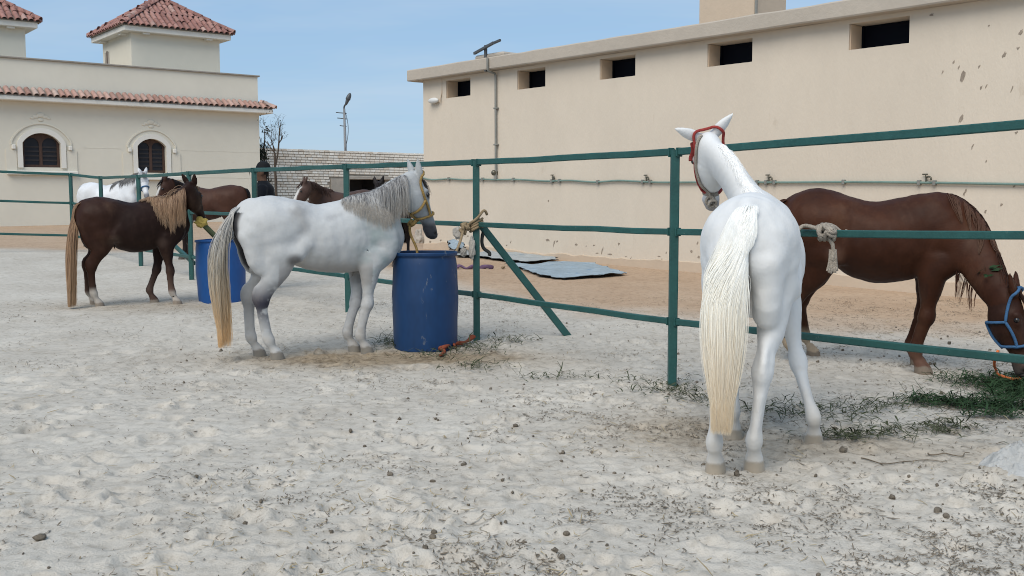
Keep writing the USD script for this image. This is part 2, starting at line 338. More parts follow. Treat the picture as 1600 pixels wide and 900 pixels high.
class Horse:
    """Frame: x forward, y to the horse's left, z up; withers at 1.50 before scaling."""
    def __init__(self, loc, heading, s, poll, face, muzzle_drop, feet=None, res=0.02, neck_bend=0.0, ears=((-0.25, 0.75, 0.28), (-0.25, 0.75, 0.28)), belly=0.0, headlen=0.6, hip=0.0, neck_in=0.32, neck_thick=1.0, roll=0.0, leg=1.1, wide=1.0, long=1.0):
        self.loc, self.heading, self.s = np.array(loc, float), heading, s
        w2l = lambda P: inv(P, self.loc, heading) / s
        dirl = lambda v: inv(np.asarray(v, float), (0, 0, 0), heading)
        P = w2l(np.array(poll)); fdir = unit(dirl(list(face) + [0.0]) if len(face) == 2 else dirl(face))
        hd = unit(fdir * math.cos(muzzle_drop) - np.array([0, 0, math.sin(muzzle_drop)]))
        fn = unit(fdir - hd * np.dot(fdir, hd)) if muzzle_drop > 0.15 else np.array([0, 0, 1.0]); 
        if np.dot(fn, fdir) < 0 and muzzle_drop < math.pi / 2: fn = -fn
        fn = unit(fdir * math.sin(muzzle_drop) + np.array([0, 0, math.cos(muzzle_drop)]))
        Lh = np.cross(fn, hd); Lh, fn = Lh * math.cos(roll) - fn * math.sin(roll), fn * math.cos(roll) + Lh * math.sin(roll); self.P, self.hd, self.fn, self.Lh, self.hl = P, hd, fn, Lh, headlen
        lo, hi = np.array([-0.98, -0.46, -0.05]), np.array([0.95, 0.46, 1.62])
        pts = np.array([P, P + hd * (headlen + .05), P + fn * .3, P - hd * .3, P + Lh * .25, P - Lh * .25, P - fn * .3])
        lo = np.minimum(lo, pts.min(0) - 0.05); hi = np.maximum(hi, pts.max(0) + 0.05)
        F = self.F = Field(lo, hi, res / s)
        b = belly; F.xs = long; self.long = long
        F.chain([(-.76, 0, 1.27, .07, .09), (-.66, 0, 1.25, .17, .20), (-.5, 0, 1.235, .255, .262 + hip), (-.28, 0, 1.185, .272, .282), (0, 0, 1.105 - b / 2, .292 + b * .6, .318 + b / 2), (.24, 0, 1.11, .278, .342), (.42, 0, 1.135, .225, .362), (.57, 0, 1.10, .185, .30), (.70, 0, 1.06, .13, .19), (.745, 0, 1.04, .08, .11)], k=.03, sub=4, wide=wide)
        # neck
        F.xs = 1.0; N0 = np.array([.44 * long, 0, 1.20]); nd0 = unit(lerp(unit([.75, 0, .66]), unit(P - N0), 0.55)); nd0[1] *= 0.4; nd0 = unit(nd0)
        na = unit(lerp(unit(P - N0), hd, neck_in)); na = unit(na + np.array([0, neck_bend, 0]))
        D = np.linalg.norm(P - N0); E = P - fn * .055 + hd * 0.03
        t = np.linspace(0, 1, 9)[:, None]; c1, c2 = N0 + nd0 * D * .36, E - na * D * .34
        C = (1 - t) ** 3 * N0 + 3 * t * (1 - t) ** 2 * c1 + 3 * t * t * (1 - t) * c2 + t ** 3 * E
        Ln = np.array([unit(lerp([0, 1, 0], Lh, ss(0.15, 0.95, x))) for x in t[:, 0]])
        T = np.gradient(C, axis=0); T /= np.linalg.norm(T, axis=1, keepdims=True)
        Ln = Ln - T * (Ln * T).sum(1, keepdims=True); Ln /= np.linalg.norm(Ln, axis=1, keepdims=True)
        tt = t[:, 0]; nw = np.interp(tt, [0, .2, .5, .8, 1], [.165, .13, .094, .076, .068]); nh = np.interp(tt, [0, .2, .5, .8, 1], [.31, .255, .18, .14, .115]) * neck_thick
        F.chain(np.c_[C, nw, nh], L=Ln, k=.07, sub=2)
        Vn = np.cross(T, Ln)
        sgn = np.sign((Vn * np.array([0, 0, 1.0])).sum(1)); ref = np.cross(Ln, T)      # crest side
        self.crest, self.neckL, self.neckT, self.crestN, self.nw = C + np.cross(T, Ln) * nh[:, None], Ln, T, np.cross(T, Ln), nw
        # head
        h = headlen / 0.6
        def hp(a, o, l=0.0): return P + hd * a * h + fn * o + Lh * l
        self.hp = hp
        top = lambda a: np.interp(a, [-.03, .05, .2, .42, .6], [.055, .072, .074, .058, .03])
        F.chain([(*hp(a, top(a) - d), w, d) for a, d, w in ((-.02, .085, .062), (.06, .115, .085), (.16, .135, .098), (.25, .128, .088), (.35, .097, .068), (.45, .073, .053), (.53, .066, .053), (.585, .060, .05), (.615, .040, .038))], L=Lh, k=.035, sub=3)
        for sd in (-1, 1):
            F.chain([(*hp(.14, -.045, sd * .045), .05, .085), (*hp(.26, -.06, sd * .045), .045, .075)], L=Lh, k=.03)            # cheek
            F.chain([(*hp(.155, .028, sd * .078), .03, .03), (*hp(.215, .022, sd * .072), .028, .026)], L=Lh, k=.025)           # brow
            F.chain([(*hp(.245, .02, sd * .06), .02, .018), (*hp(.40, .005, sd * .05), .012, .014)], L=Lh, k=.02)                # facial crest
            F.chain([(*hp(.185, .026, sd * .112), .016, .016), (*hp(.2, .022, sd * .112), .016, .016)], L=Lh, k=.015, cut=True)
            F.chain([(*hp(.555, -.012, sd * .042), .022, .024), (*hp(.595, -.03, sd * .036), .018, .02)], L=Lh, k=.02)           # nostril rim
            F.chain([(*hp(.57, -.012, sd * .06), .012, .012), (*hp(.60, -.028, sd * .052), .012, .016)], L=Lh, k=.01, cut=True)
            e = ears[0 if sd > 0 else 1]
            ed = unit(-hd * e[1] + fn * e[0] * 1.0 + Lh * sd * e[2] + fn * 0.35)
            el = unit(np.cross(ed, fn)); base = hp(-.005, .045, sd * .05)
            F.chain([(*(base), .034, .03), (*(base + ed * .05), .042, .03), (*(base + ed * .10), .037, .024), (*(base + ed * .145), .022, .016), (*(base + ed * .182), .0075, .0075)], L=el, k=.02, sub=3)
            fr = unit(fn - ed * np.dot(fn, ed)); fr = unit(fr + Lh * sd * .35)
            F.chain([(*(base + ed * .05 + fr * .034), .019, .016), (*(base + ed * .09 + fr * .030), .019, .014), (*(base + ed * .122 + fr * .026), .010, .009)], L=el, k=.012, cut=True)
        F.chain([(*hp(.52, -.075), .03, .02), (*hp(.58, -.07), .028, .018)], L=Lh, k=.03)                                       # lower lip
        # legs
        F.xs = long; ft = feet or {}
        self.feet = {}
        for key, sd, fore in (('fl', 1, 1), ('fr', -1, 1), ('hl', 1, 0), ('hr', -1, 0)):
            dx, dy = (.51, .14 * sd) if fore else (-.595, .125 * sd)
            tgt = ft.get(key); lean = 0.0
            if tgt is None: tgt = np.array([dx, dy, 0.0])
            else:
                lean = tgt[3] if len(tgt) > 3 else 0.0
                tgt = w2l(np.array(tgt[:3]))
            tgt = np.array(tgt, float); self.feet[key] = tgt.copy(); tgt[0] /= long
            dl = tgt - np.array([dx, dy, 0])
            ztop = 0.98 if fore else 1.05
            def sh(x, y, z, w, d):
                q = np.clip((ztop - z) / (ztop - .17), 0, 1); q = q * (0.55 + 0.45 * q)
                mid = math.sin(math.pi * np.clip((ztop - z) / ztop, 0, 1)) * lean
                lk = 1 + (leg - 1) * float(ss(.95, .6, z)) if z > .6 else leg
                return (x + dl[0] * q + mid, y * 1.0 + dl[1] * q, z + dl[2] * np.clip((0.6 - z) / .6, 0, 1), w * lk, d * lk)
            y = sd
            if fore:
                F.chain([(.40, y * .10, 1.32, .085, .13), (.52, y * .135, 1.15, .10, .16), (.60, y * .14, 1.03, .095, .13), (.50, y * .15, .90, .085, .12)], k=.06)
                F.chain([sh(.45, y * .155, .95, .08, .13), sh(.445, y * .152, .82, .078, .105), sh(.452, y * .145, .68, .058, .074), sh(.46, y * .14, .56, .041, .050), sh(.468, y * .14, .475, .052, .057), sh(.462, y * .14, .41, .037, .041), sh(.455, y * .14, .27, .028, .034), sh(.452, y * .14, .18, .041, .048), sh(.475, y * .14, .125, .031, .033), sh(.50, y * .14, .075, .04, .043), sh(.52, y * .14, .03, .05, .056), sh(.525, y * .14, -.005, .053, .062)], k=.04, sub=3)
                F.chain([sh(.44, y * .14, .475, .02, .02), sh(.425, y * .14, .455, .018, .018)], k=.02)
                F.chain([sh(.425, y * .14, .40, .016, .018), sh(.42, y * .14, .20, .018, .02)], k=.022)
            else:
                F.chain([(-.28, y * .13, 1.29, .11, .13), (-.46, y * .135, 1.24, .145, .17), (-.62, y * .11, 1.20, .12, .15), (-.70, y * .10, 1.12, .085, .10)], k=.06, wide=wide)
                F.chain([(-.44, y * .155, 1.12, .115, .22), (-.40, y * .165, .98, .10, .17)], k=.06, wide=wide)
                F.chain([(-.66, y * .115, 1.14, .095, .11), (-.655, y * .12, 1.0, .085, .10), sh(-.60, y * .125, .86, .075, .09)], k=.05, wide=wide)
                F.chain([sh(-.42, y * .16, 1.0, .095, .16), sh(-.46, y * .15, .88, .082, .135), sh(-.53, y * .14, .76, .066, .10), sh(-.60, y * .13, .65, .046, .066), sh(-.655, y * .125, .555, .055, .067), sh(-.665, y * .125, .48, .040, .048), sh(-.66, y * .125, .38, .031, .039), sh(-.655, y * .125, .26, .029, .036), sh(-.652, y * .125, .18, .042, .049), sh(-.63, y * .125, .125, .032, .034), sh(-.60, y * .125, .075, .041, .044), sh(-.58, y * .125, .03, .05, .056), sh(-.575, y * .125, -.005, .053, .06)], k=.035, sub=3)
                F.chain([sh(-.635, y * .128, .70, .022, .025), sh(-.715, y * .125, .605, .02, .026), sh(-.70, y * .125, .52, .018, .022)], k=.03)
                F.chain([sh(-.695, y * .125, .42, .016, .018), sh(-.69, y * .125, .20, .018, .02)], k=.022)
        F.chain([(-.66, 0, 1.42, .05, .05), (-.755, 0, 1.385, .04, .042), (-.80, 0, 1.31, .03, .03), (-.81, 0, 1.22, .022, .022)], k=.04)      # dock
        F.chain([(-.83, 0, 1.20, .006, .03), (-.80, 0, 1.02, .010, .05), (-.74, 0, .86, .012, .06)], k=.03, cut=True)                             # cleft
        for sd in (-1, 1): F.chain([(-.30, sd * .22, .95, .05, .07), (-.22, sd * .25, 1.06, .03, .05)], k=.06)                                # flank fold
        F.xs = 1.0; self.mesh = F.surface()
    def headcoords(self, v):
        d = v - self.P; return d @ self.hd / (self.hl / .6), d @ self.fn, d @ self.Lh
    def body(self, thing_prim, mat, colour, name='body'):
        v = np.array(self.mesh.vertices); cv = colour(self, v)
        nrm = self.F.grad(v); hard = np.clip((v[:, 2] - .25) * 2, .15, 1) * (1 - .6 * (np.linalg.norm(v - self.P, axis=1) < .7))
        v = v + nrm * (((meshkit.fbm(v * np.array([5.0, 5.0, 3.6]), 3, 71) - .5) * .030 + (meshkit.fbm(v * 13, 2, 72) - .5) * .007) * hard)[:, None]
        rib = np.sin((v[:, 0] + .22 * (v[:, 2] - 1.1)) * 62) * ss(-.34, -.2, v[:, 0]) * (1 - ss(.2, .34, v[:, 0])) * ss(.82, .9, v[:, 2]) * (1 - ss(1.12, 1.25, v[:, 2])); v = v + nrm * (rib * .0016)[:, None]
        m = trimesh.Trimesh(v * self.s, self.mesh.faces, process=False)
        obj(name, m, mat, thing_prim, smooth=True, col=cv)
        for sd in (-1, 1):
            c = self.hp(.187, .026, sd * .093); e = trimesh.creation.icosphere(2, .021); e.apply_translation(c); e.apply_scale(1.0)
            e.vertices = np.array(e.vertices) * self.s; obj('eye', e, MAT['eye'], thing_prim, smooth=True)
    def leglow(self, v):
        """Which foot is nearest (0 fl, 1 fr, 2 hl, 3 hr)."""
        keys = ['fl', 'fr', 'hl', 'hr']; return np.argmin(np.stack([np.hypot(v[:, 0] - self.feet[k][0], v[:, 1] - self.feet[k][1]) for k in keys], 1), 1)
    def strands(self, roots, dirs, length, n, grav, seed, clump=0.0, gap=0.012, curl=0.004, stiff=0.05):
        """Hair that leaves its roots along dirs, bends down and lies on the body."""
        rng = np.random.default_rng(seed); N = len(roots); L = np.broadcast_to(np.asarray(length, float), (N,))
        P = np.zeros((N, n, 3)); p, d = np.array(roots, float), np.array(dirs, float)
        P[:, 0] = p; step = L / (n - 1)
        ph = rng.uniform(0, 6.3, (N, 1)); 
        for i in range(1, n):
            d = d * (1 - grav) + np.array([0, 0, -1.0]) * grav
            d /= np.linalg.norm(d, axis=1, keepdims=True)
            q = p + d * step[:, None]
            q = self.F.push(q, gap + 0.006 * rng.random(1)[0], 3)
            e = q - p; e /= np.linalg.norm(e, axis=1, keepdims=True) + 1e-9; p = p + e * step[:, None]
            d = lerp(d, e, 0.5)
            P[:, i] = p
        if clump:
            K = max(3, N // 14); g = rng.integers(0, N, K); gi = g[np.argmin(((P[:, 0][:, None] - P[g][None, :, 0]) ** 2).sum(-1), 1)]
            w = clump * np.linspace(0, 1, n)[None, :, None] ** 1.2; P = P * (1 - w) + P[gi] * w
        P += (np.sin(ph + np.linspace(0, 9, n)[None]) * np.linspace(0, 1, n) * curl)[..., None] * rng.normal(0, 1, (N, 1, 3))
        return P
    def hair(self, name, P, width, mat, parent):
        return curves(name, list(P * self.s), width, mat, parent)
    def mane(self, parent, mat, side, n=500, length=.33, u=(.06, .97), seed=1, width=.004, lvar=.5, clump=.6, profile=None, both=0.12, lift=.5, gap=.010):
        rng = np.random.default_rng(seed); t = np.linspace(0, 1, len(self.crest)); x = np.sort(rng.uniform(*u, n))
        I = lambda A: np.stack([np.interp(x, t, A[:, i]) for i in range(3)], 1)
        sd = np.where(rng.random(n) < both, -side, side)[:, None]
        Ln, cn, T = I(self.neckL), I(self.crestN), I(self.neckT)
        r = I(self.crest) - cn * .012 + Ln * sd * rng.uniform(-.012, .016, (n, 1))
        d = cn * lift + Ln * sd * (.55 + .3 * rng.random((n, 1))) + T * rng.normal(0, .12, (n, 1)); d /= np.linalg.norm(d, axis=1, keepdims=True)
        ln = length * (1 - lvar * rng.random(n)) * (profile(x) if profile else 1)
        return self.hair('mane', self.strands(r, d, ln, 13, .34, seed, clump, gap=gap), width, mat, parent)
    def forelock(self, parent, mat, n=90, length=.22, seed=3, width=.004):
        rng = np.random.default_rng(seed)
        r = np.array([self.hp(a, .055, l) for a, l in zip(rng.uniform(-.03, .03, n), rng.uniform(-.03, .03, n))])
        d = np.tile(self.hd * .8 + self.fn * .5, (n, 1)) + self.Lh * rng.normal(0, .25, (n, 1)); d /= np.linalg.norm(d, axis=1, keepdims=True)
        return self.hair('forelock', self.strands(r, d, length * (1 - .4 * rng.random(n)), 8, .15, seed, .4), width, mat, parent)
    def tail(self, parent, mat, n=650, length=.95, seed=5, width=.005, shift=(0, 0), spread=.035, swell=.05, blunt=.12, out=.5, fan=0.0, quick=.8):
        rng = np.random.default_rng(seed); a = rng.uniform(0, 1, n)
        D = np.array([(-.70, 0, 1.43), (-.765, 0, 1.40), (-.815, 0, 1.31), (-.83, 0, 1.2), (-.82, 0, 1.12)]); s = np.linspace(0, 1, 5)
        r = np.stack([np.interp(a ** .8, s, D[:, i]) for i in range(3)], 1); r[:, 0] *= self.long
        ph = np.sort(rng.uniform(-1, 1, n)); r[:, 1] += np.sin(ph * 1.57) * .024 * (1 - .3 * a); r[:, 0] += -np.cos(ph * 1.5) * .02 + .01
        end_z = np.interp(a, [0, 1], [.06, 0])
        N = 16; t = np.linspace(0, 1, N)
        low = 1.42 - length; tip_z = low + blunt * (.55 * rng.random(n) ** 1.5 + .75 * np.abs(rng.normal(0, .45, n)) * rng.random(n))
        side = ph * 1.7 + rng.normal(0, .22, n); lay = rng.random(n) ** .6; fore = -np.cos(ph * 1.45) * lay * 1.6 + .4 + rng.normal(0, .12, n)
        P = np.zeros((n, N, 3))
        bulge = np.sin(np.clip(t * 1.15, 0, 1) * np.pi) ** .8
        outx = -out * .1 * (1 - np.exp(-t * 5))
        for i in range(N):
            P[:, i, 2] = r[:, 2] + (tip_z - r[:, 2]) * t[i] ** (1.0 if i else 1)
            P[:, i, 1] = r[:, 1] + shift[1] * ss(0, quick, t[i]) + side * (spread * float(ss(0, .34, t[i])) * (.5 + .5 * bulge[i]) + fan * t[i]) 
            P[:, i, 0] = r[:, 0] + shift[0] * ss(0.1, 1, t[i]) + outx[i] - .03 * (1 - a) * np.sin(min(t[i] * 3, 1.57)) + fore * spread * .5 * bulge[i]
        P[:, 1:] += (np.sin(rng.uniform(0, 6.3, (n, 1)) + np.linspace(0, 7, N)[None, 1:]) * .0022 * np.linspace(0, 1.6, N)[None, 1:])[..., None] * rng.normal(0, 1, (n, 1, 3))
        Q = P.reshape(-1, 3); Q = self.F.push(Q, .012, 3); P = Q.reshape(n, N, 3); P[:, 0] = r
        return self.hair('tail', P, width, mat, parent)
    def ring(self, a, o=(1, 1), off=.012, n=28, tilt=0.0, arc=(0, 2 * math.pi)):
        """A strap round the head at a along it, laid on the skin."""
        th = np.linspace(*arc, n, endpoint=arc[1] - arc[0] < 6.2)
        p = np.array([self.hp(a + tilt * math.cos(x), .0 + .16 * math.cos(x) - .03, .14 * math.sin(x)) for x in th])
        return self.F.snap(p, off)
    def line(self, pts, off=.012, n=14):
        p = self.F.snap(spline(np.array([self.hp(*q) for q in pts]), n), off)
        for _ in range(6):
            p[1:-1] = .5 * p[1:-1] + .25 * (p[:-2] + p[2:]); p = self.F.push(p, off * .8, 2)
        return p
    def place(self, P): return np.asarray(P) * self.s
    def world(self, P):
        a = math.radians(self.heading); q = np.asarray(P) * self.s
        return self.loc + np.stack([math.cos(a) * q[..., 0] - math.sin(a) * q[..., 1], math.sin(a) * q[..., 0] + math.cos(a) * q[..., 1], q[..., 2]], -1)
    def halter(self, parent, mat, r=.010, flat=None, throat=True, ring=True, metal=None):
        s = self.s; h = holder('halter', parent)
        def strap(p, closed=False, name='strap'): obj(name, tube(self.place(p), r * s, 6, closed), mat, h, smooth=True)
        strap(self.ring(.40), True, 'noseband')
        for sd in (-1, 1):
            strap(self.line([(.40, -.005, sd * .09), (.30, -.01, sd * .1), (.18, -.03, sd * .13), (.08, -.01, sd * .12), (-.0, .03, sd * .10), (-.045, .06, sd * .03)], n=18), name='cheek_strap')
        if throat:
            strap(self.line([(.16, -.03, -.14), (.22, -.14, -.1), (.235, -.2, 0), (.22, -.14, .1), (.16, -.03, .14)], n=20), name='throat_strap')
        strap(self.line([(.235, -.2, 0), (.31, -.19, 0), (.40, -.15, 0)], n=8), name='chin_strap')
        if metal is not None:
            for sd in (-1, 1):
                c = self.line([(.40, -.005, sd * .09), (.40, -.004, sd * .09), (.40, -.003, sd * .09)], n=3)[1]
                tor = trimesh.creation.torus(.018 * s, .0045 * s, major_sections=16, minor_sections=6)
                g = self.F.grad(c[None])[0]; R = trimesh.geometry.align_vectors([0, 0, 1], g); tor.apply_transform(R); tor.apply_translation((c + g * .006) * s)
                obj('ring', tor, metal, h, smooth=True)
        return h
# ------------------------------------------------------------------ materials of the place
MAT = {}
MAT['eye'] = M('eye', (.01, .008, .008), rough=.08, var=0, spec=.6)
MAT['stable_plaster'] = M('stable_plaster', (.60, .525, .43), rough=.9, var=.05, scale=.7, bump=.25, bscale=30, stretch=(1, 1, .4), spots=(.52, .445, .355), spot_scale=2.2, spot_lo=.64, spec=.1)
MAT['roof_slab'] = M('roof_slab_plaster', (.43, .38, .32), rough=.9, var=.08, scale=1.2, bump=.3, bscale=25, spec=.1)
MAT['roof_block'] = M('roof_block_plaster', (.52, .42, .32), rough=.9, var=.08, scale=.8, bump=.2, bscale=25, spec=.1)
MAT['soffit'] = M('reveal_plaster', (.55, .42, .30), rough=.9, var=.08, scale=2, spec=.1)  # warmer than the wall: light on the far jambs put into the colour
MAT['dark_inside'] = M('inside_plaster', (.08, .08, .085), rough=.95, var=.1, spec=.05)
MAT['flake'] = M('bare_plaster', (.30, .25, .20), rough=.95, var=.3, scale=20, spec=.1)
MAT['house_plaster'] = M('house_plaster', (.69, .645, .54), rough=.9, var=.045, scale=.35, bump=.15, bscale=20, spec=.1)
MAT['house_trim'] = M('house_trim', (.73, .70, .63), rough=.85, var=.05, scale=1.0, spec=.1)
MAT['coping'] = M('coping', (.30, .27, .23), rough=.9, var=.15, scale=1.5, spec=.1)
MAT['wood'] = M('shutter_wood', (.075, .042, .030), rough=.7, var=.25, scale=3, stretch=(6, 6, .6))
MAT['void'] = M('unlit_pane', (.004, .005, .009), rough=.5, var=.1, scale=2, spec=.05)  # near black: the dark of the unlit interior put into the colour
MAT['slat'] = M('slat_wood', (.036, .031, .031), rough=.7, var=.2, scale=3)
MAT['pane'] = M('dark_pane', (.020, .021, .026), rough=.4, var=.15, scale=2, spec=.2)
for i, c in enumerate(((.31, .165, .14), (.35, .20, .17), (.27, .14, .12), (.38, .25, .215))):
    MAT[f'roof_tile{i}'] = M(f'roof_tile_{"abcd"[i]}', c, rough=.85, var=.18, scale=9, spec=.15, rvar=.14)
for i, c in enumerate(((.38, .24, .20), (.42, .285, .24), (.33, .20, .165), (.48, .37, .32))):
    MAT[f'band_tile{i}'] = M(f'band_tile_{"abcd"[i]}', c, rough=.85, var=.2, scale=9, spec=.15, rvar=.14)
for i, c in enumerate(((.82, .76, .66), (.77, .70, .60), (.84, .80, .72), (.70, .61, .50))):
    MAT[f'brick{i}'] = M(f'pale_brick_{"abcd"[i]}', c, rough=.9, var=.1, scale=6, bump=.4, bscale=40, spec=.1, rvar=.10)
MAT['mortar'] = M('mortar', (.32, .28, .23), rough=.95, var=.2, scale=2, spec=.05)
MAT['concrete'] = M('concrete', (.40, .36, .305), rough=.9, var=.15, scale=2.5, bump=.3, spec=.1)
MAT['green_paint'] = M('green_paint', (.020, .082, .075), rough=.5, var=.22, scale=4, bump=.15, bscale=60, spots=(.16, .20, .18), spot_scale=22, spot_lo=.66, spec=.35)
MAT['pipe_green'] = M('green_pipe', (.17, .25, .22), rough=.6, var=.2, scale=3)
MAT['pipe_grey'] = M('grey_pipe', (.22, .22, .20), rough=.55, var=.2, scale=3)
MAT['tap'] = M('tap_metal', (.14, .13, .10), rough=.45, var=.3, scale=20, metallic=.6)
MAT['blue_plastic'] = M('blue_plastic', (.007, .038, .115), rough=.5, var=.22, scale=3.0, spots=(.15, .165, .18), spot_scale=11, spot_lo=.63, spec=.35, stretch=(1, 1, .45))
MAT['blue_plastic_bright'] = M('blue_plastic_bright', (.009, .068, .235), rough=.5, var=.15, scale=3.0, spots=(.16, .22, .30), spot_scale=11, spot_lo=.66, spec=.35, stretch=(1, 1, .45))
MAT['torn_edge'] = M('torn_plastic', (.55, .58, .60), rough=.6, var=.1)
MAT['rope_tan'] = M('tan_rope', (.34, .255, .155), rough=.9, var=.3, scale=25, bump=.8, bscale=120, spec=.1)
MAT['rope_yellow'] = M('yellow_rope', (.36, .24, .09), rough=.9, var=.25, scale=25, bump=.8, bscale=120, spec=.1)
MAT['rope_grey'] = M('grey_rope', (.42, .37, .31), rough=.95, var=.3, scale=25, bump=.8, bscale=120, spec=.1)
MAT['rope_orange'] = M('orange_rope', (.75, .20, .065), rough=.75, var=.15, scale=25, spec=.2)
MAT['orange_rag'] = M('orange_rag', (.24, .065, .035), rough=.85, var=.3, scale=9, spec=.1)
MAT['dark_rope'] = M('dark_rope', (.035, .036, .034), rough=.9, var=.3, scale=20)
MAT['red_web'] = M('red_webbing', (.34, .055, .048), rough=.8, var=.25, scale=20, bump=.5, bscale=150, spec=.15)
MAT['blue_web'] = M('blue_webbing', (.055, .135, .26), rough=.75, var=.2, scale=20, bump=.5, bscale=150, spec=.15)
MAT['dark_web'] = M('dark_webbing', (.03, .045, .09), rough=.8, var=.2, scale=20)
MAT['steel'] = M('ring_steel', (.45, .43, .40), rough=.35, var=.1, metallic=.9)
MAT['mat_grey'] = M('woven_sheet', (.36, .385, .39), rough=.85, var=.18, scale=3.5, bump=.5, bscale=20, spots=(.21, .27, .32), spot_scale=5, spot_lo=.6, spec=.1)
MAT['mat_blue'] = M('blue_sheet', (.29, .36, .41), rough=.8, var=.2, scale=3.5, bump=.5, bscale=20, spots=(.16, .24, .33), spot_scale=4, spot_lo=.6, spec=.15)
MAT['mat_dark'] = M('sheet_underside', (.05, .055, .06), rough=.9, var=.2)
MAT['purple'] = M('purple_cloth', (.14, .085, .15), rough=.9, var=.4, scale=9)
MAT['sack'] = M('pale_sack', (.47, .47, .455), rough=.85, var=.14, scale=6, bump=.7, bscale=60, spots=(.40, .40, .38), spot_scale=9, spot_lo=.6, spec=.15)
MAT['rag_grey'] = M('grey_cloth', (.42, .39, .345), rough=.95, var=.2, scale=8, bump=.6, bscale=40, spec=.1)
MAT['litter'] = M('dry_litter', (.175, .145, .11), rough=.95, var=.35, scale=.9, coords='world', spec=.05)
MAT['straw'] = M('pale_straw', (.34, .275, .17), rough=.9, var=.3, scale=2, coords='world', spec=.1)
MAT['dung'] = M('dry_dung', (.17, .145, .115), rough=.95, var=.35, scale=12, bump=.7, bscale=60, coords='world', spec=.05)
MAT['fodder'] = M('green_fodder', (.030, .062, .026), rough=.75, var=.45, scale=6, coords='world', spec=.15)
MAT['fodder_dry'] = M('wilting_fodder', (.065, .075, .042), rough=.8, var=.4, scale=6, coords='world', spec=.1)
MAT['olive_pole'] = M('olive_pole', (.105, .125, .06), rough=.7, var=.25, scale=8)
MAT['yellow'] = M('yellow_rag', (.42, .31, .08), rough=.85, var=.25, scale=12)
MAT['bark'] = M('grey_bark', (.085, .068, .055), rough=.95, var=.3, scale=8, bump=.6, bscale=40, spec=.1)
MAT['leaf_dark'] = M('dark_leaf', (.030, .042, .024), rough=.7, var=.4, scale=5, spec=.2)
MAT['lamp_grey'] = M('lamp_metal', (.32, .33, .34), rough=.5, var=.1, metallic=.3)
MAT['lamp_dark'] = M('lamp_head_metal', (.10, .105, .11), rough=.5, var=.15, metallic=.3)
MAT['wire'] = M('black_wire', (.05, .05, .055), rough=.7, var=.1)
MAT['cap'] = M('black_cap', (.005, .0055, .007), rough=.85, var=.2, scale=20)
MAT['white_plastic'] = M('white_fitting', (.62, .62, .60), rough=.5, var=.05)

# ------------------------------------------------------------------ the ground: one sheet, fine where the picture stands on it
def grow(a, step, hi, rate):
    out = [a]
    while out[-1] < hi: out.append(out[-1] + step); step *= rate
    return np.array(out)
rngG = np.random.default_rng(11)
xs = np.r_[-grow(3.2, .022, 2500, 1.045)[::-1], np.arange(-3.18, 4.2, .0185), grow(4.2, .022, 2500, 1.045)]
ys = np.r_[-grow(-2.6, .2, 1500, 1.25)[::-1], np.arange(2.75, 7.2, .017), grow(7.2, .018, 4000, 1.0135)]
ys = np.unique(np.round(ys, 5)); xs = np.unique(np.round(xs, 5))
GX, GY = np.meshgrid(xs, ys, indexing='ij')
bX, bY = np.array([-30, -10, -6, -2, .75, 3.2, 8, 30.]), np.array([24, 22, 20.5, 16.5, 12.1, 10.2, 9.6, 9.6])
tan_mask = ss(-.9, 1.1, GY - np.interp(GX, bX, bY) + 1.7 * (meshkit.fbm(np.stack([GX * .55, GY * .4, GX * 0], -1), 4, 5) - .5) + .8 * (meshkit.fbm(np.stack([GX * 2.2, GY * 1.6, GX * 0], -1), 3, 8) - .5))
GZ = gz(GY).astype(float)
near = np.clip(1.2 - GY / 60, 0, 1) * (GY > 0) * (np.abs(GX) < 40)
P3 = lambda f, a=1.0: np.stack([GX * f, GY * f * a, GX * 0], -1)
soft = 1 - .65 * tan_mask
lump = (meshkit.fbm(P3(.9), 3, 1) - .5) * .036 + (meshkit.fbm(P3(3.4), 3, 2) - .5) * .013 + (meshkit.fbm(P3(13), 3, 3) - .5) * .012
ridged = (1 - np.abs(2 * meshkit.fbm(P3(6.5), 3, 4) - 1)) ** 3 * .006
GZ += near * soft * (lump + ridged)
# hoof prints: shallow crescent-edged bowls
for _ in range(1500):
    hy = 2.8 + 11.5 * rngG.random() ** 1.35; hx = rngG.uniform(-.56, .56) * (hy + .6)
    if np.interp(hx, bX, bY) < hy - .3: continue
    r = rngG.uniform(.05, .085); dep = rngG.uniform(.004, .017); an = rngG.uniform(0, 6.3); st = rngG.uniform(1, 1.8)
    i0, i1 = np.searchsorted(xs, (hx - 3 * r, hx + 3 * r)); j0, j1 = np.searchsorted(ys, (hy - 3 * r, hy + 3 * r))
    if i1 - i0 < 3 or j1 - j0 < 3: continue
    dx, dy = GX[i0:i1, j0:j1] - hx, GY[i0:i1, j0:j1] - hy
    u, w = (dx * math.cos(an) + dy * math.sin(an)) / st, -dx * math.sin(an) + dy * math.cos(an)
    q = np.sqrt(u * u + w * w) / r
    GZ[i0:i1, j0:j1] += -dep * (1 - ss(.55, 1.05, q)) + dep * .7 * np.exp(-((q - 1.25) / .25) ** 2) * (1 + .6 * np.sign(u))
from scipy.interpolate import RegularGridInterpolator
_gi = RegularGridInterpolator((xs, ys), GZ, bounds_error=False, fill_value=0.0)
def gzd(x, y): return float(_gi((x, y)))
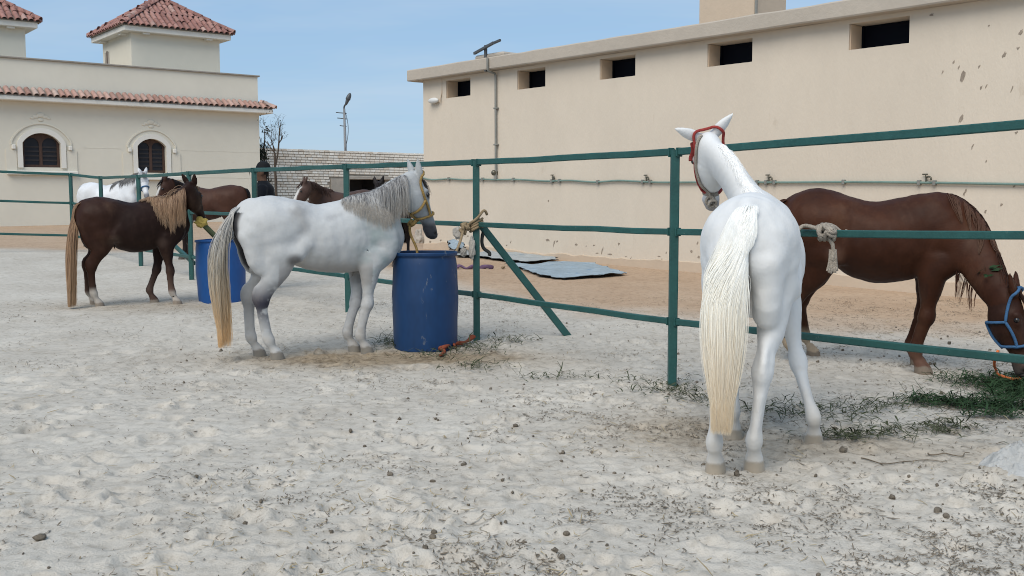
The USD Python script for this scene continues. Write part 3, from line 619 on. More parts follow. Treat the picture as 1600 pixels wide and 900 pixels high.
# brown, wet and trampled places where the horses stand and eat
def blob(cx, cy, rx, ry): return np.exp(-(((GX - cx) / rx) ** 2 + ((GY - cy) / ry) ** 2))
feed = .95 * blob(-1.2, 8.7, 1.15, .45) + .55 * blob(1.05, 6.1, .55, .4) + .45 * blob(-4.4, 12.2, 1.3, .5) + .4 * blob(1.9, 5.6, .8, .35) + .35 * blob(-.2, 8.6, .7, .3)
feed = np.clip(feed * (.45 + 1.5 * meshkit.fbm(P3(3.0), 4, 21)), 0, 1)
patch = meshkit.fbm(P3(.6), 4, 31)
nx, ny = GX.shape
idx = np.arange(nx * ny).reshape(nx, ny)
gf = np.stack([idx[:-1, :-1], idx[1:, :-1], idx[1:, 1:], idx[:-1, 1:]], -1).reshape(-1, 4)
gf = np.vstack([gf[:, [0, 1, 2]], gf[:, [0, 2, 3]]])
sand_mat = usdkit.material(stage, '/World/Looks/yard_sand', {
    'at': ('attribute', {'attribute': 'Col'}), 'sp': ('separate_color', {}), 'geo': ('geometry', {}),
    'n1': ('noise_texture', {'scale': 1.1, 'detail': 6.0, 'roughness': 0.65}), 'n2': ('noise_texture', {'scale': 14.0, 'detail': 6.0, 'roughness': 0.7}), 'n3': ('noise_texture', {'scale': 120.0, 'detail': 3.0}),
    'white': ('rgb_ramp', {'ramp': [(0.3, (.45, .41, .352)), (0.7, (.555, .517, .455))]}),
    'tan': ('rgb_ramp', {'ramp': [(0.3, (.40, .285, .195)), (0.7, (.47, .35, .25))]}),
    'feedc': ('rgb_ramp', {'ramp': [(0.3, (.19, .145, .095)), (0.7, (.37, .30, .215))]}),
    'm1': ('mix_color', {}), 'm2': ('mix_color', {}), 'm3': ('mix_color', {'blend_type': 'multiply', 'fac': 1.0}), 'm4': ('mix_color', {'b': (.16, .135, .105)}),
    'r2': ('rgb_ramp', {'ramp': [(0.25, (.66, .64, .61)), (0.52, (1, 1, 1)), (1, (1, 1, 1))]}),
    'mp': ('mapping', {'scale': (1.0, 1.7, 1.0)}), 'n4': ('noise_texture', {'scale': 38.0, 'detail': 4.0, 'roughness': 0.75}), 'n5': ('noise_texture', {'scale': 2.6, 'detail': 3.0}),
    'th': ('math', {'math_type': 'multiply_add', 'value2': 0.32, 'value3': -0.16}), 'ad': ('math', {'math_type': 'add'}), 'r4': ('rgb_ramp', {'ramp': [(0.58, (0, 0, 0)), (0.70, (.55, .55, .55))]}),
    'h1': ('math', {'math_type': 'multiply_add', 'value2': 0.35}), 'bp': ('bump', {'strength': 0.9, 'distance': 0.014}),
    'p': ('principled_bsdf', {'roughness': 0.95, 'specular_ior_level': 0.08})},
    [('at.color', 'sp.color'), ('geo.position', 'n1.vector'), ('geo.position', 'n2.vector'), ('geo.position', 'n3.vector'), ('geo.position', 'mp.vector'), ('mp.vector', 'n4.vector'), ('geo.position', 'n5.vector'),
     ('n1.fac', 'white.fac'), ('n1.fac', 'tan.fac'), ('n2.fac', 'feedc.fac'), ('sp.r', 'm1.fac'), ('white.color', 'm1.a'), ('tan.color', 'm1.b'), ('m1.result', 'm2.a'), ('feedc.color', 'm2.b'), ('sp.g', 'm2.fac'),
     ('m2.result', 'm3.a'), ('n2.fac', 'r2.fac'), ('r2.color', 'm3.b'), ('n5.fac', 'th.value1'), ('n4.fac', 'ad.value1'), ('th.value', 'ad.value2'), ('ad.value', 'r4.fac'), ('m3.result', 'm4.a'), ('r4.color', 'm4.fac'), ('m4.result', 'p.base_color'),
     ('n3.fac', 'h1.value1'), ('n2.fac', 'h1.value3'), ('h1.value', 'bp.height'), ('bp.normal', 'p.normal')], surface='p.BSDF')
obj('ground', trimesh.Trimesh(np.stack([GX, GY, GZ], -1).reshape(-1, 3), gf, process=False), sand_mat, smooth=True, col=np.stack([tan_mask, feed, patch], -1).reshape(-1, 3), kind='structure')

# ------------------------------------------------------------------ the stable on the right
S0 = gp(1284, 444); e_ang = math.atan((-580 - 800) / 1600.0)                    # the wall runs towards its vanishing point
se = np.array([math.sin(e_ang), math.cos(e_ang), 0]); sn = np.array([-se[1], se[0], 0])      # along the wall (away, left) and out of it
sn = np.array([-math.cos(e_ang), math.sin(e_ang), 0])
# frame of the building: +x along the wall towards us (right), +y into the building
S_rot = math.degrees(math.atan2(-se[1], -se[0]))
corner = on_plane(663, 380, S0, sn); corner[2] = 0
def sp(px, py): return inv(on_plane(px, py, S0, sn), corner, S_rot)             # pixel on the wall plane -> (x along, 0, z)
stable = thing('stable_building', 'long beige plastered stable with small dark windows under its flat roof slab', 'stable', corner, S_rot)
LEN, EAVE, THK = 19.5, 3.84, .42
wins = []
for x0, x1, y0, y1 in ((697, 735, 124, 150.5), (808, 852, 109, 137.5), (937, 992.5, 90, 123), (1105, 1175, 66, 104), (1326, 1420, 31, 78)):
    a, b_ = sp(x0, y1), sp(x1, y1 - 4); wins.append([a[0], b_[0], (a[2] + b_[2]) / 2])
dx = wins[-1][0] - wins[-2][0]; wins.append([wins[-1][0] + dx, wins[-1][1] + dx, wins[-1][2]])
wz = float(np.mean([w[2] for w in wins]))
wall = Polygon([(0, -.3), (LEN, -.3), (LEN, EAVE), (0, EAVE)])
for x0, x1, _ in wins: wall = wall.difference(sbox(x0, wz, x1, EAVE - .06))
obj('wall', upright(extrude(wall, THK), 0.0), MAT['stable_plaster'], stable, smooth=False)
obj('end_wall', [bx(0, .3, THK + .003, 6.5, -.3, EAVE), bx(LEN - .3, LEN, THK + .003, 6.5, -.3, EAVE), bx(.303, LEN - .303, 6.2, 6.5, -.3, EAVE)], MAT['stable_plaster'], stable, smooth=False)
for x0, x1, _ in wins:
    w = holder('window', stable)
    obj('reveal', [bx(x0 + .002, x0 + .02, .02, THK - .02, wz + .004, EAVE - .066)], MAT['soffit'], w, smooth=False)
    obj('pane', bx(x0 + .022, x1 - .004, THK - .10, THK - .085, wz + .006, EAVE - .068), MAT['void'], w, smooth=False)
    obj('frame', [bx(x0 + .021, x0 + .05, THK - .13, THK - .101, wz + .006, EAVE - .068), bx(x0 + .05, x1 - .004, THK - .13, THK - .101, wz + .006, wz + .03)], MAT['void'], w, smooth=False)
# roof slab with a worn, not quite straight edge
xr = np.linspace(-.28, LEN + .3, 130)
wob = .012 * (meshkit.fbm(np.stack([xr * 1.3, xr * 0, xr * 0], -1), 3, 4) - .5); wob2 = .02 * (meshkit.fbm(np.stack([xr * 2.1, xr * 0 + 5, xr * 0], -1), 3, 6) - .5)
prof = [(-.20, 0.0), (-.215, .02), (-.215, .215), (-.20, .235), (6.7, .235), (6.7, 0.0)]
sv = np.array([[x, p[0] + w1 * (1 if i < 4 else 0), EAVE + .002 + p[1] + (w2 if i in (2, 3) else w1)] for x, w1, w2 in zip(xr, wob, wob2) for i, p in enumerate(prof)])
sf = []; k = len(prof)
for i in range(len(xr) - 1):
    for j in range(k):
        j2 = (j + 1) % k; sf += [[i * k + j, i * k + j2, (i + 1) * k + j2], [i * k + j, (i + 1) * k + j2, (i + 1) * k + j]]
sf += [[0, j + 1, j] for j in range(1, k - 1)] + [[(len(xr) - 1) * k, (len(xr) - 1) * k + j, (len(xr) - 1) * k + j + 1] for j in range(1, k - 1)]
slab = trimesh.Trimesh(sv, sf, process=False)
if slab.volume < 0: slab.invert()
obj('roof_slab', slab, MAT['roof_slab'], stable, smooth=35)
# the block on the roof
B0 = S0 - sn * .75
bl, br_, bend = (inv(on_plane(p, 52, B0, sn), corner, S_rot) for p in (1091.5, 1178.5, 1195))
depth_b = .85
rb = holder('roof_block', stable)
obj('block_wall', bx(bl[0], br_[0], .75, .75 + depth_b, EAVE + .236, EAVE + 2.3, .012), MAT['roof_block'], rb, smooth=False)
obj('pipe', tube([(br_[0] + .035, .74, EAVE + .30), (br_[0] + .03, .735, EAVE + 1.2), (br_[0] + .03, .735, EAVE + 2.3)], .022, 8), MAT['pipe_grey'], rb, smooth=True)
# bare patches where the plaster has flaked off, and the crumbled foot of the wall
rng = np.random.default_rng(5)
def flake_patch(x, z, rx, rz, seed):
    g = np.random.default_rng(seed); n = 11; a = np.linspace(0, 2 * np.pi, n, endpoint=False); r = g.uniform(.45, 1.1, n)
    rx, rz = rx * .62, rz * .62; pl = Polygon(np.c_[x + rx * r * np.cos(a) + rz * .3 * np.sin(a), z + rz * r * np.sin(a)]).buffer(0)
    return upright(extrude(pl, .01), -.004)
fl = []
for i, (px, py, w, h) in enumerate(((1505, 118, .05, .14), (1569, 86, .04, .07), (1533, 137, .025, .05), (1541, 135, .02, .05), (1490, 97, .02, .04), (1498, 105, .018, .05), (1473, 113, .015, .05), (1530, 104, .02, .04), (1581, 140, .015, .08), (1502, 186, .04, .10), (1595, 50, .04, .06), (1591, 75, .04, .03), (1520, 228, .02, .07), (1588, 207, .03, .03), (1541, 252, .015, .03), (1545, 40, .02, .02), (1508, 300, .03, .10), (1470, 318, .03, .12), (1565, 320, .03, .04), (1540, 330, .02, .05), (1585, 290, .03, .04), (866, 380, .03, .12), (941, 392, .02, .14), (967, 381, .04, .05), (1000, 410, .03, .12), (985, 405, .02, .12), (1020, 412, .03, .10), (1035, 420, .03, .08), (798, 378, .02, .05), (858, 376, .02, .03), (857, 314, .03, .04), (1342, 405, .05, .06), (1385, 425, .08, .05), (1440, 390, .03, .10), (1456, 23, .05, .03), (1050, 405, .03, .07), (1068, 412, .03, .06), (1041, 395, .02, .04), (1090, 380, .03, .05))):
    q = sp(px, py)
    if q[2] < EAVE - .02: fl.append(flake_patch(q[0], q[2], w, h, i))
for i in range(90):
    x = rng.uniform(.2, LEN); fl.append(flake_patch(x, rng.uniform(.02, .35) + float(gz(corner[1] - se[1] * x)), rng.uniform(.02, .10), rng.uniform(.015, .05), 100 + i))
obj('bare_patch', fl, MAT['flake'], stable, smooth=False, kind='stuff')
# a lip of broken render along the foot
lx = np.linspace(0, LEN, 240); lips = []
base_g = gz(corner[1] - se[1] * lx)
lh = .03 + .20 * meshkit.fbm(np.stack([lx * .8, lx * 0, lx * 0], -1), 4, 9) ** 1.5 + .05 * meshkit.fbm(np.stack([lx * 5, lx * 0, lx * 0], -1), 2, 3)
lv = np.array([(x, y, z) for x, g, h in zip(lx, base_g, lh) for y, z in ((-.03, g - .1), (-.028, g + h), (.0, g + h + .012))])
lf = [[i * 3 + a, (i + 1) * 3 + a, (i + 1) * 3 + a + 1] for i in range(239) for a in (0, 1)] + [[i * 3 + a, (i + 1) * 3 + a + 1, i * 3 + a + 1] for i in range(239) for a in (0, 1)]
obj('foot_render', trimesh.Trimesh(lv, lf, process=False), MAT['roof_block'], stable, smooth=False)
# fittings on the stable wall
def wallworld(x, y, z): a = math.radians(S_rot); return np.array([corner[0] + math.cos(a) * x - math.sin(a) * y, corner[1] + math.sin(a) * x + math.cos(a) * y, z])
wp = thing('water_pipe', 'thin green water pipe running level along the beige stable wall', 'pipe', corner, S_rot)
pl = [(662, 277.5), (680, 281), (703, 279.5), (730, 281), (752, 280), (777, 281), (804, 280.5), (835, 282), (864, 283), (890, 282), (936, 284.5), (960, 282.5), (1005, 284), (1060, 285), (1130, 284.5), (1200, 285), (1320, 284.5), (1450, 285.5), (1600, 288)]
pp = np.array([sp(*q) for q in pl]); pp[:, 1] = -.035; pp = np.vstack([pp, pp[-1] + [6, 0, 0]])
obj('pipe', tube(spline(pp, 110), .017, 7), MAT['pipe_green'], wp, smooth=True)
for px in (703, 756, 804, 864, 876, 936, 1006, 1018, 1185, 1199, 1212, 1320, 1438, 1462):
    i = np.argmin(abs(np.array([q[0] for q in pl]) - px)); q = sp(px, np.interp(px, [p[0] for p in pl], [p[1] for p in pl]))
    obj('bracket', [bx(q[0] - .02, q[0] + .02, -.06, -.001, q[2] - .035, q[2] + .035, .006)], MAT['pipe_grey'], wp, smooth=False)
for px in (866, 1012, 1203, 1449):
    q = sp(px, np.interp(px, [p[0] for p in pl], [p[1] for p in pl])); x, z = q[0], q[2]
    t = holder('tap', wp)
    obj('riser', tube([(x, -.035, z), (x, -.035, z + .075)], .013, 8), MAT['tap'], t, smooth=True)
    obj('spout', tube(spline([(x, -.035, z + .07), (x + .03, -.05, z + .075), (x + .075, -.07, z + .07), (x + .085, -.072, z + .03)], 9), .012, 8), MAT['tap'], t, smooth=True)
    obj('handle', [bx(x - .055, x + .02, -.045, -.025, z + .10, z + .118, .004), tube([(x - .01, -.035, z + .07), (x - .01, -.035, z + .105)], .007, 6)], MAT['tap'], t, smooth=False)
cd = thing('conduit', 'grey vertical conduit pipe on the stable wall between the first two windows', 'conduit', corner, S_rot)
q0, q1 = sp(777, 116), sp(777.5, 281)
obj('pipe', tube([(q0[0], -.245, EAVE + .22), (q0[0], -.245, EAVE + .02), (q0[0], -.22, EAVE - .035), (q0[0], -.14, EAVE - .05), (q0[0], -.065, EAVE - .06), (q0[0], -.045, EAVE - .10), (q1[0], -.045, 2.6), (q1[0], -.045, q1[2])], .022, 8), MAT['pipe_grey'], cd, smooth=True)
q = sp(777, 270); obj('valve', [trimesh.creation.icosphere(2, .055).apply_translation((q[0] - .02, -.07, q[2])), bx(q[0] - .02, q[0] + .02, -.075, -.001, q[2] - .03, q[2] + .03)], MAT['tap'], cd, smooth=True)
for z in (2.4, 3.1): obj('clip', bx(q1[0] - .05, q1[0] + .05, -.07, -.001, z, z + .03, .005), MAT['pipe_grey'], cd, smooth=False)
an = thing('roof_bracket', 'blue grey metal cross bracket standing on the stable roof edge', 'bracket', corner, S_rot)
q = sp(772, 96); zz = EAVE + .06
obj('post', bar((q[0] - .05, -.17, EAVE - .02), (q[0] - .05, -.17, zz + .42), .05), MAT['lamp_dark'], an, smooth=False)
obj('arm', bar((q[0] - .40, -.17, zz + .30), (q[0] + .30, -.26, zz + .42), .05), MAT['lamp_dark'], an, smooth=False)
obj('arm', bar((q[0] - .02, -.17, zz + .40), (q[0] + .42, -.20, zz + .46), .045), MAT['lamp_dark'], an, smooth=False)
obj('mortar_base', bx(q[0] - .42, q[0] + .45, -.16, .4, EAVE + .22, EAVE + .32, .035), MAT['roof_slab'], an, smooth=False)
wl = thing('wall_light', 'small white wall fitting near the far end of the stable wall', 'light fitting', corner, S_rot)
q = sp(686, 157); obj('arm', tube(spline([(q[0] + .1, -.01, q[2] + .55), (q[0] + .1, -.02, q[2] + .1), (q[0] + .09, -.06, q[2] - .05)], 10), .012, 6), MAT['roof_block'], wl, smooth=True)
obj('shade', trimesh.creation.icosphere(2, .1).apply_transform(np.diag([1.7, .6, .6, 1])).apply_translation((q[0] - .1, -.07, q[2])), MAT['white_plastic'], wl, smooth=True)

# ------------------------------------------------------------------ the house on the left
VPx = 2850; h_ang = math.atan((VPx - 800) / 1600.0)
hu = np.array([math.sin(h_ang), math.cos(h_ang), 0]); hn = np.array([math.cos(h_ang), -math.sin(h_ang), 0])
H_rot = math.degrees(math.atan2(hu[1], hu[0]))
HC = at(408, 330, 40.0); HC[2] = 0                                               # right-hand corner
horig = HC - hu * 24
def hp_(px, py, back=0.0): return inv(on_plane(px, py, HC - hn * back, hn), horig, H_rot)
house = thing('house', 'cream villa with arched shuttered windows, red tile trim and tiled roof towers', 'house', horig, H_rot)
zpar = float(np.mean([hp_(0, 91)[2], hp_(400, 119)[2]])); ztile = float(np.mean([hp_(0, 149)[2], hp_(400, 171)[2]])); W = 24.0
def arch(x0, x1, z0, zs, zc, n=22):
    a = np.linspace(0, np.pi, n); c, r = (x0 + x1) / 2, (x1 - x0) / 2
    rise = zc - zs; R = (r * r + rise * rise) / (2 * rise); th = math.asin(min(1, r / R)); t = np.linspace(th, -th, n)
    return Polygon([(x0, z0), (x1, z0)] + [(c + R * math.sin(q), zc - R + R * math.cos(q)) for q in t])
hw = []
for x0, x1, yb, ys_, yc in ((36, 96, 261.5, 224, 208), (215.5, 260.5, 270, 229, 217)):
    a, b_ = hp_(x0, yb - 1), hp_(x1, yb + 1); zb = float((a[2] + b_[2]) / 2); zs = float(hp_((x0 + x1) / 2, ys_)[2]); zc = float(hp_((x0 + x1) / 2, yc)[2]); hw.append((a[0], b_[0], zb, zs, zc))
dxh = hw[1][0] - hw[0][0]; hw.append((hw[0][0] - dxh, hw[0][1] - dxh, *hw[0][2:]))
fac = Polygon([(0, -.2), (W, -.2), (W, ztile - .02), (0, ztile - .02)])
for w in hw: fac = fac.difference(arch(*w))
obj('wall', [upright(extrude(fac, .35), 0.0), bx(W - .35, W, .353, 9, -.2, ztile - .02), bx(0, .35, .353, 9, -.2, ztile - .02), bx(.353, W - .353, 8.65, 9, -.2, ztile - .02)], MAT['house_plaster'], house, smooth=False)
obj('parapet', [bx(0, W - .02, .02, .25, ztile + .003, zpar), bx(W - .27, W - .02, .253, 9, ztile + .003, zpar), bx(.0, W - .273, 8.75, 9, ztile + .003, zpar)], MAT['house_plaster'], house, smooth=False)
obj('coping', bx(-.02, W + .05, -.05, .30, zpar + .002, zpar + .06, .01), MAT['coping'], house, smooth=False)
obj('flat_roof', bx(.02, W - .3, .255, 8.7, ztile - .018, ztile + .12), MAT['concrete'], house, smooth=False)
obj('cornice', [bx(-.1, W + .40, -.42, -.002, ztile - .16, ztile - .01, .02), bx(W + .002, W + .40, .0, 9, ztile - .16, ztile - .01, .02)], MAT['house_trim'], house, smooth=False)
for yl in (231, 275):
    z = float(hp_(150, yl)[2])
    for a, b_ in ((hw[0][1] + .75, hw[1][0] - .55), (hw[1][1] + .55, W - .02), (hw[2][1] + .75, hw[0][0] - .75)): obj('score_line', bx(a, b_, -.006, .004, z - .012, z + .012), MAT['house_plaster'], house, smooth=False)
for (x0, x1, zb, zs, zc) in hw:
    w = holder('window', house); c = (x0 + x1) / 2
    pane = arch(x0 + .01, x1 - .01, zb + .01, zs, zc - .01)
    obj('shutter', upright(extrude(pane.difference(arch(x0 + .09, c - .05, zb + .09, zs - .06, zs + (zc - zs) * .55)).difference(arch(c + .05, x1 - .09, zb + .09, zs - .06, zs + (zc - zs) * .55)), .05), .14), MAT['wood'], w, smooth=False)
    obj('pane', upright(extrude(pane, .02), .175), MAT['pane'], w, smooth=False)
    for q in range(2):
        xa, xb = (x0 + .09, c - .05) if q == 0 else (c + .05, x1 - .09)
        for z in np.arange(zb + .22, zs - .1, .15): obj('slat', bx(xa, xb, .155, .17, z, z + .05), MAT['slat'], w, smooth=False)
    o, i_ = arch(x0 - .16, x1 + .16, zb - .02, zs + .02, zc + .17), arch(x0 + .002, x1 - .002, zb - .3, zs, zc - .002)
    obj('surround', upright(extrude(o.difference(i_), .06), -.058), MAT['house_trim'], w, smooth=False)
    o2 = arch(x0 - .36, x1 + .36, zs - .06, zs + .06, zc + .35); i2 = arch(x0 - .31, x1 + .31, zs - .6, zs + .05, zc + .30)
    obj('hood_mould', upright(extrude(o2.difference(i2), .035), -.034), MAT['house_plaster'], w, smooth=False)
    for sx in (x0 - .34, x1 + .24): obj('corbel', bx(sx, sx + .12, -.11, -.002, zs - .22, zs - .065, .02), MAT['house_trim'], w, smooth=False)
    for xa, xb in ((x0 - .52, x0 - .19), (x1 + .19, x1 + .52)): obj('pilaster', bx(xa, xb, -.03, -.001, zb - .12, zs - .23), MAT['house_plaster'], w, smooth=False)
    obj('sill', bx(x0 - .52, x1 + .52, -.14, -.002, zb - .26, zb - .122, .02), MAT['house_trim'], w, smooth=False)
    orn = [trimesh.creation.icosphere(1, r).apply_transform(np.diag([1.3, .35, .8, 1])).apply_translation((c + ox, -.01, zc + .50 + oz)) for ox, oz, r in ((0, .10, .11), (-.15, .05, .08), (.15, .05, .08), (-.26, 0, .055), (.26, 0, .055), (0, -.06, .07))]
    obj('ornament', orn, MAT['house_plaster'], w, smooth=True)
# clay tiles
def barrel(L, r0, r1, seg=6, thick=.012):
    a = np.linspace(0, np.pi, seg + 1); v = []
    for y, r in ((0, r0), (L, r1)):
        for t in (0, thick): v += [((r - t) * math.cos(q), y, (r - t) * math.sin(q)) for q in a]
    n = seg + 1; f = []
    for j in range(seg):
        f += [[j, j + 1, 2 * n + j + 1], [j, 2 * n + j + 1, 2 * n + j], [n + j + 1, n + j, 3 * n + j], [n + j + 1, 3 * n + j, 3 * n + j + 1], [j + 1, j, n + j], [j + 1, n + j, n + j + 1]]
    m = trimesh.Trimesh(v, f, process=False); m.invert(); return m
rng = np.random.default_rng(17); tile_count = 0; spare = []
def put_tile(parent, origin, fwd, up, kind, L=.36, r0=.105, r1=.085):
    """A barrel tile from its lower end up the slope."""
    global tile_count
    y = unit(fwd); z = unit(up - y * np.dot(up, y)); x = np.cross(y, z)
    m = barrel(L, r0, r1); j = rng.normal(0, .008, 3); th = rng.normal(0, .035)
    x2, z2 = x * math.cos(th) + z * math.sin(th), z * math.cos(th) - x * math.sin(th)
    m.vertices = np.array(m.vertices) @ np.stack([x2, y, z2]) + origin + j
    if tile_count < 300 and parent is not None:
        obj('tile', m, MAT[f'{kind}{rng.choice(4, p=[.4, .3, .2, .1])}'], parent, smooth=40); tile_count += 1
    else: spare.append(m)
bd = holder('tile_band', house)
obj('bed', extrude_bed := [trimesh.convex.convex_hull(np.array([(x, y, z) for x in (-.1, W + .36) for y, z in ((-.42, ztile - .008), (0.016, ztile - .008), (.016, ztile + .26), (-.42, ztile + .015))]))], MAT['coping'], bd, smooth=False)
pitch_x = .215; xv0 = hp_(-12, 150)[0]
sl = unit(np.array([0, .44, .25]))
x = W + .28
while x > 0:
    vis = x > xv0
    put_tile(bd if vis else None, np.array([x, -.47, ztile + .012]), sl, np.array([0, -.5, 1.0]), 'band_tile', L=.52, r0=.095, r1=.082); x -= pitch_x
for k_ in range(5):
    put_tile(bd, np.array([W + .44, -.36 + .27 * k_, ztile + .012]), unit(np.array([-.44, 0, .25])), np.array([.5, 0, 1.0]), 'band_tile', L=.5, r0=.115, r1=.10)
put_tile(bd, np.array([W + .46, -.48, ztile + .03]), unit(np.array([-.44, .44, .25])), np.array([0, 0, 1.0]), 'band_tile', L=.66, r0=.13, r1=.11)
# roof towers
def tower(x0, x1, back, ztop, zapex, dep, vis_faces, x_cut=None):
    t = holder('roof_tower', house)
    z0 = ztile + .12
    obj('tower_wall', bx(x0, x1, back, back + dep, z0, ztop), MAT['house_plaster'], t, smooth=False)
    if x_cut is None:
        obj('vent', [bx(x0 - .012, x0 - .002, back + dep - .80, back + dep - .25, zpar - .3, ztop - .42), ], MAT['concrete'], t, smooth=False)
        obj('vent_gap', bx(x0 - .02, x0 - .013, back + dep - .62, back + dep - .50, zpar - .3, ztop - .38), MAT['wood'], t, smooth=False)
    o = .34
    obj('fascia', bx(x0 - o, x1 + o, back - o, back + dep + o, ztop + .002, ztop + .20, .015), MAT['house_trim'], t, smooth=False)
    for fx in np.linspace(x0 + .5, x1 - .5, 2): obj('bracket', bx(fx - .12, fx + .12, back - .26, back - .002, ztop - .06, ztop), MAT['house_trim'], t, smooth=False)
    for fy in (back + .5, back + dep - .5): obj('bracket', bx(x0 - .26, x0 - .002, fy - .12, fy + .12, ztop - .06, ztop), MAT['house_trim'], t, smooth=False)
    o2 = .42; A = np.array([(x0 + x1) / 2, back + dep / 2, zapex]); zb = ztop + .205
    cs = [np.array([x0 - o2, back - o2, zb]), np.array([x1 + o2, back - o2, zb]), np.array([x1 + o2, back + dep + o2, zb]), np.array([x0 - o2, back + dep + o2, zb])]
    obj('roof_bed', trimesh.convex.convex_hull(np.array(cs + [A - [0, 0, .02]])), MAT['coping'], t, smooth=False)
    for fi in range(4):
        p, q = cs[fi], cs[(fi + 1) % 4]; ed = unit(q - p); Lw = np.linalg.norm(q - p); mid = (p + q) / 2
        foot = p + ed * np.dot(A - p, ed); up = unit(A - foot); H = np.linalg.norm(A - foot); nrm = unit(np.cross(ed, up))
        n = int(round(Lw / .215)); rows = int(math.ceil(H / .30))
        for r in range(rows):
            s = r * H / rows; ff = 1 - s / H
            half = Lw / 2 * ff; m = int(half * 2 / .215)
            for c in range(m + 1):
                off = (c - m / 2) * .215
                if abs(off) > half - .02: continue
                put_tile(t if fi in vis_faces else None, foot + ed * off + up * (s - .03) + nrm * (.005 + .012), up, nrm, 'roof_tile', L=.37, r0=.098, r1=.088)
        hd_ = unit(A - p); Lh_ = np.linalg.norm(A - p); k = int(Lh_ / .36)
        for r in range(k): put_tile(t if fi in (0, 1) and x_cut is None else None, p + hd_ * r * .36 + np.array([0, 0, .07]), hd_, np.array([0, 0, 1.0]), 'roof_tile', L=.42, r0=.125, r1=.105)
bk = 1.6
ta, tb = hp_(205, 75, bk), hp_(343, 75, bk)
ztop = float(hp_(270, 56.5, bk)[2]); dep = (ta[0] * 0 + 0)
best = min(np.arange(1.5, 8, .05), key=lambda d: abs((lambda w: 800 + 1600 * w[0] / (w[1] * math.cos(PITCH) - (w[2] - CAM_H) * math.sin(PITCH)))(horig + hu * ta[0] - hn * (bk + d) + np.array([0, 0, zpar + .5])) - 162))
tower(ta[0], tb[0], bk, ztop, ztop + 1.62, float(best), (0, 3))
t2 = hp_(40, 70, bk); tower(t2[0] - (tb[0] - ta[0]), t2[0], bk, float(hp_(20, 43, bk)[2]), float(hp_(20, 43, bk)[2]) + 1.62, float(best), (0,), x_cut=1)
if spare: obj('tile_field', spare, MAT['roof_tile0'], house, smooth=40, kind='stuff')
# the lower side roof seen past the corner
obj('side_canopy', [trimesh.convex.convex_hull(np.array([(x, y, z) for y in (2.0, 6.0) for x, z in ((W + .002, ztile - .55), (W + .9, ztile - 1.0), (W + .9, ztile - 1.1), (W + .002, ztile - 1.1))]))], MAT['roof_tile1'], house, smooth=False)

# ------------------------------------------------------------------ pale brick wall across the back
wl0 = at(408, 232, 43.5); wl1 = at(668, 240.3, 49.5); ztopw = (wl0[2] + wl1[2]) / 2; wl0[2] = wl1[2] = 0
wu = unit(wl1 - wl0); W_rot = math.degrees(math.atan2(wu[1], wu[0])); wn = np.array([wu[1], -wu[0], 0]); LW = np.linalg.norm(wl1 - wl0)
def wpx(px, py): return inv(on_plane(px, py, wl0, wn), wl0, W_rot)
bw = thing('brick_wall', 'pale limestone brick boundary wall at the back of the yard', 'wall', wl0, W_rot)
da, db = wpx(545, 290)[0], wpx(602, 290)[0]; dz = float(wpx(570, 280.5)[2]); ca, cb = wpx(517, 290)[0], wpx(540, 290)[0]; cz = float(wpx(528, 279)[2])
g0 = float(gz(45)) - .1
core = Polygon([(-1.5, g0), (LW + 2, g0), (LW + 2, ztopw - .03), (-1.5, ztopw - .03)]).difference(sbox(da, g0 - 1, db, dz))
obj('wall_core', upright(extrude(core, .22), .03), MAT['mortar'], bw, smooth=False)
rng = np.random.default_rng(23); rowh, blen = .118, .27; cand = []
for r in range(int((ztopw - g0) / rowh) + 1):
    z = g0 + r * rowh; x = -1.5 - (blen / 2 if r % 2 else 0)
    while x < LW + 2:
        L = blen * rng.uniform(.88, 1.1); a, b_ = x + .015, min(x + L - .015, LW + 2); x += L
        zt = z + rowh - .028 - rng.uniform(0, .006)
        if z + rowh > ztopw + .05 and rng.random() < .12: continue
        if b_ < -1.4 or b_ - a < .05: continue
        if zt > g0 and z < dz + .16 and b_ > da - .1 and a < db + .1: continue
        if z < cz and b_ > ca - .02 and a < cb + .02: continue
        pr = rng.uniform(-.006, .014); cand.append((bx(a, b_, -pr, .06, z, zt), x, z))
vis = [c for c in cand if .1 < c[1] < LW and c[2] > 1.75]
hid = [c for c in cand if not (.1 < c[1] < LW and c[2] > 1.75)]
far = vis[300:] if len(vis) > 300 else []
order = sorted(range(len(vis)), key=lambda i: vis[i][1]); keep = set(order[:300])
for i, c in enumerate(vis):
    if i in keep: obj('brick', c[0], MAT[f'brick{rng.choice(4, p=[.4, .25, .2, .15])}'], bw, smooth=False)
obj('brick_field', [c[0] for i, c in enumerate(vis) if i not in keep] + [c[0] for c in hid], MAT['brick0'], bw, smooth=False, kind='stuff')
lint = bx(da - .15, db + .25, -.10, .25, dz + .003, dz + .15, .02)
lint = lint.subdivide().subdivide().subdivide(); lint.vertices = np.array(lint.vertices) + (meshkit.fbm(np.array(lint.vertices) * 6, 3, 2)[:, None] - .5) * .06
obj('lintel', lint, MAT['concrete'], bw, smooth=35)
obj('panel', bx(ca, cb, -.03, .028, g0, cz, .008), MAT['concrete'], bw, smooth=False)
obj('dark_room', [bx(da - .3, db + .3, 2.2, 2.3, g0, dz + .2), bx(da - .3, da - .2, .26, 2.2, g0, dz + .2), bx(db + .2, db + .3, .26, 2.2, g0, dz + .2), bx(da - .3, db + .3, .26, 2.3, dz + .2, dz + .3)], MAT['dark_inside'], bw, smooth=False)

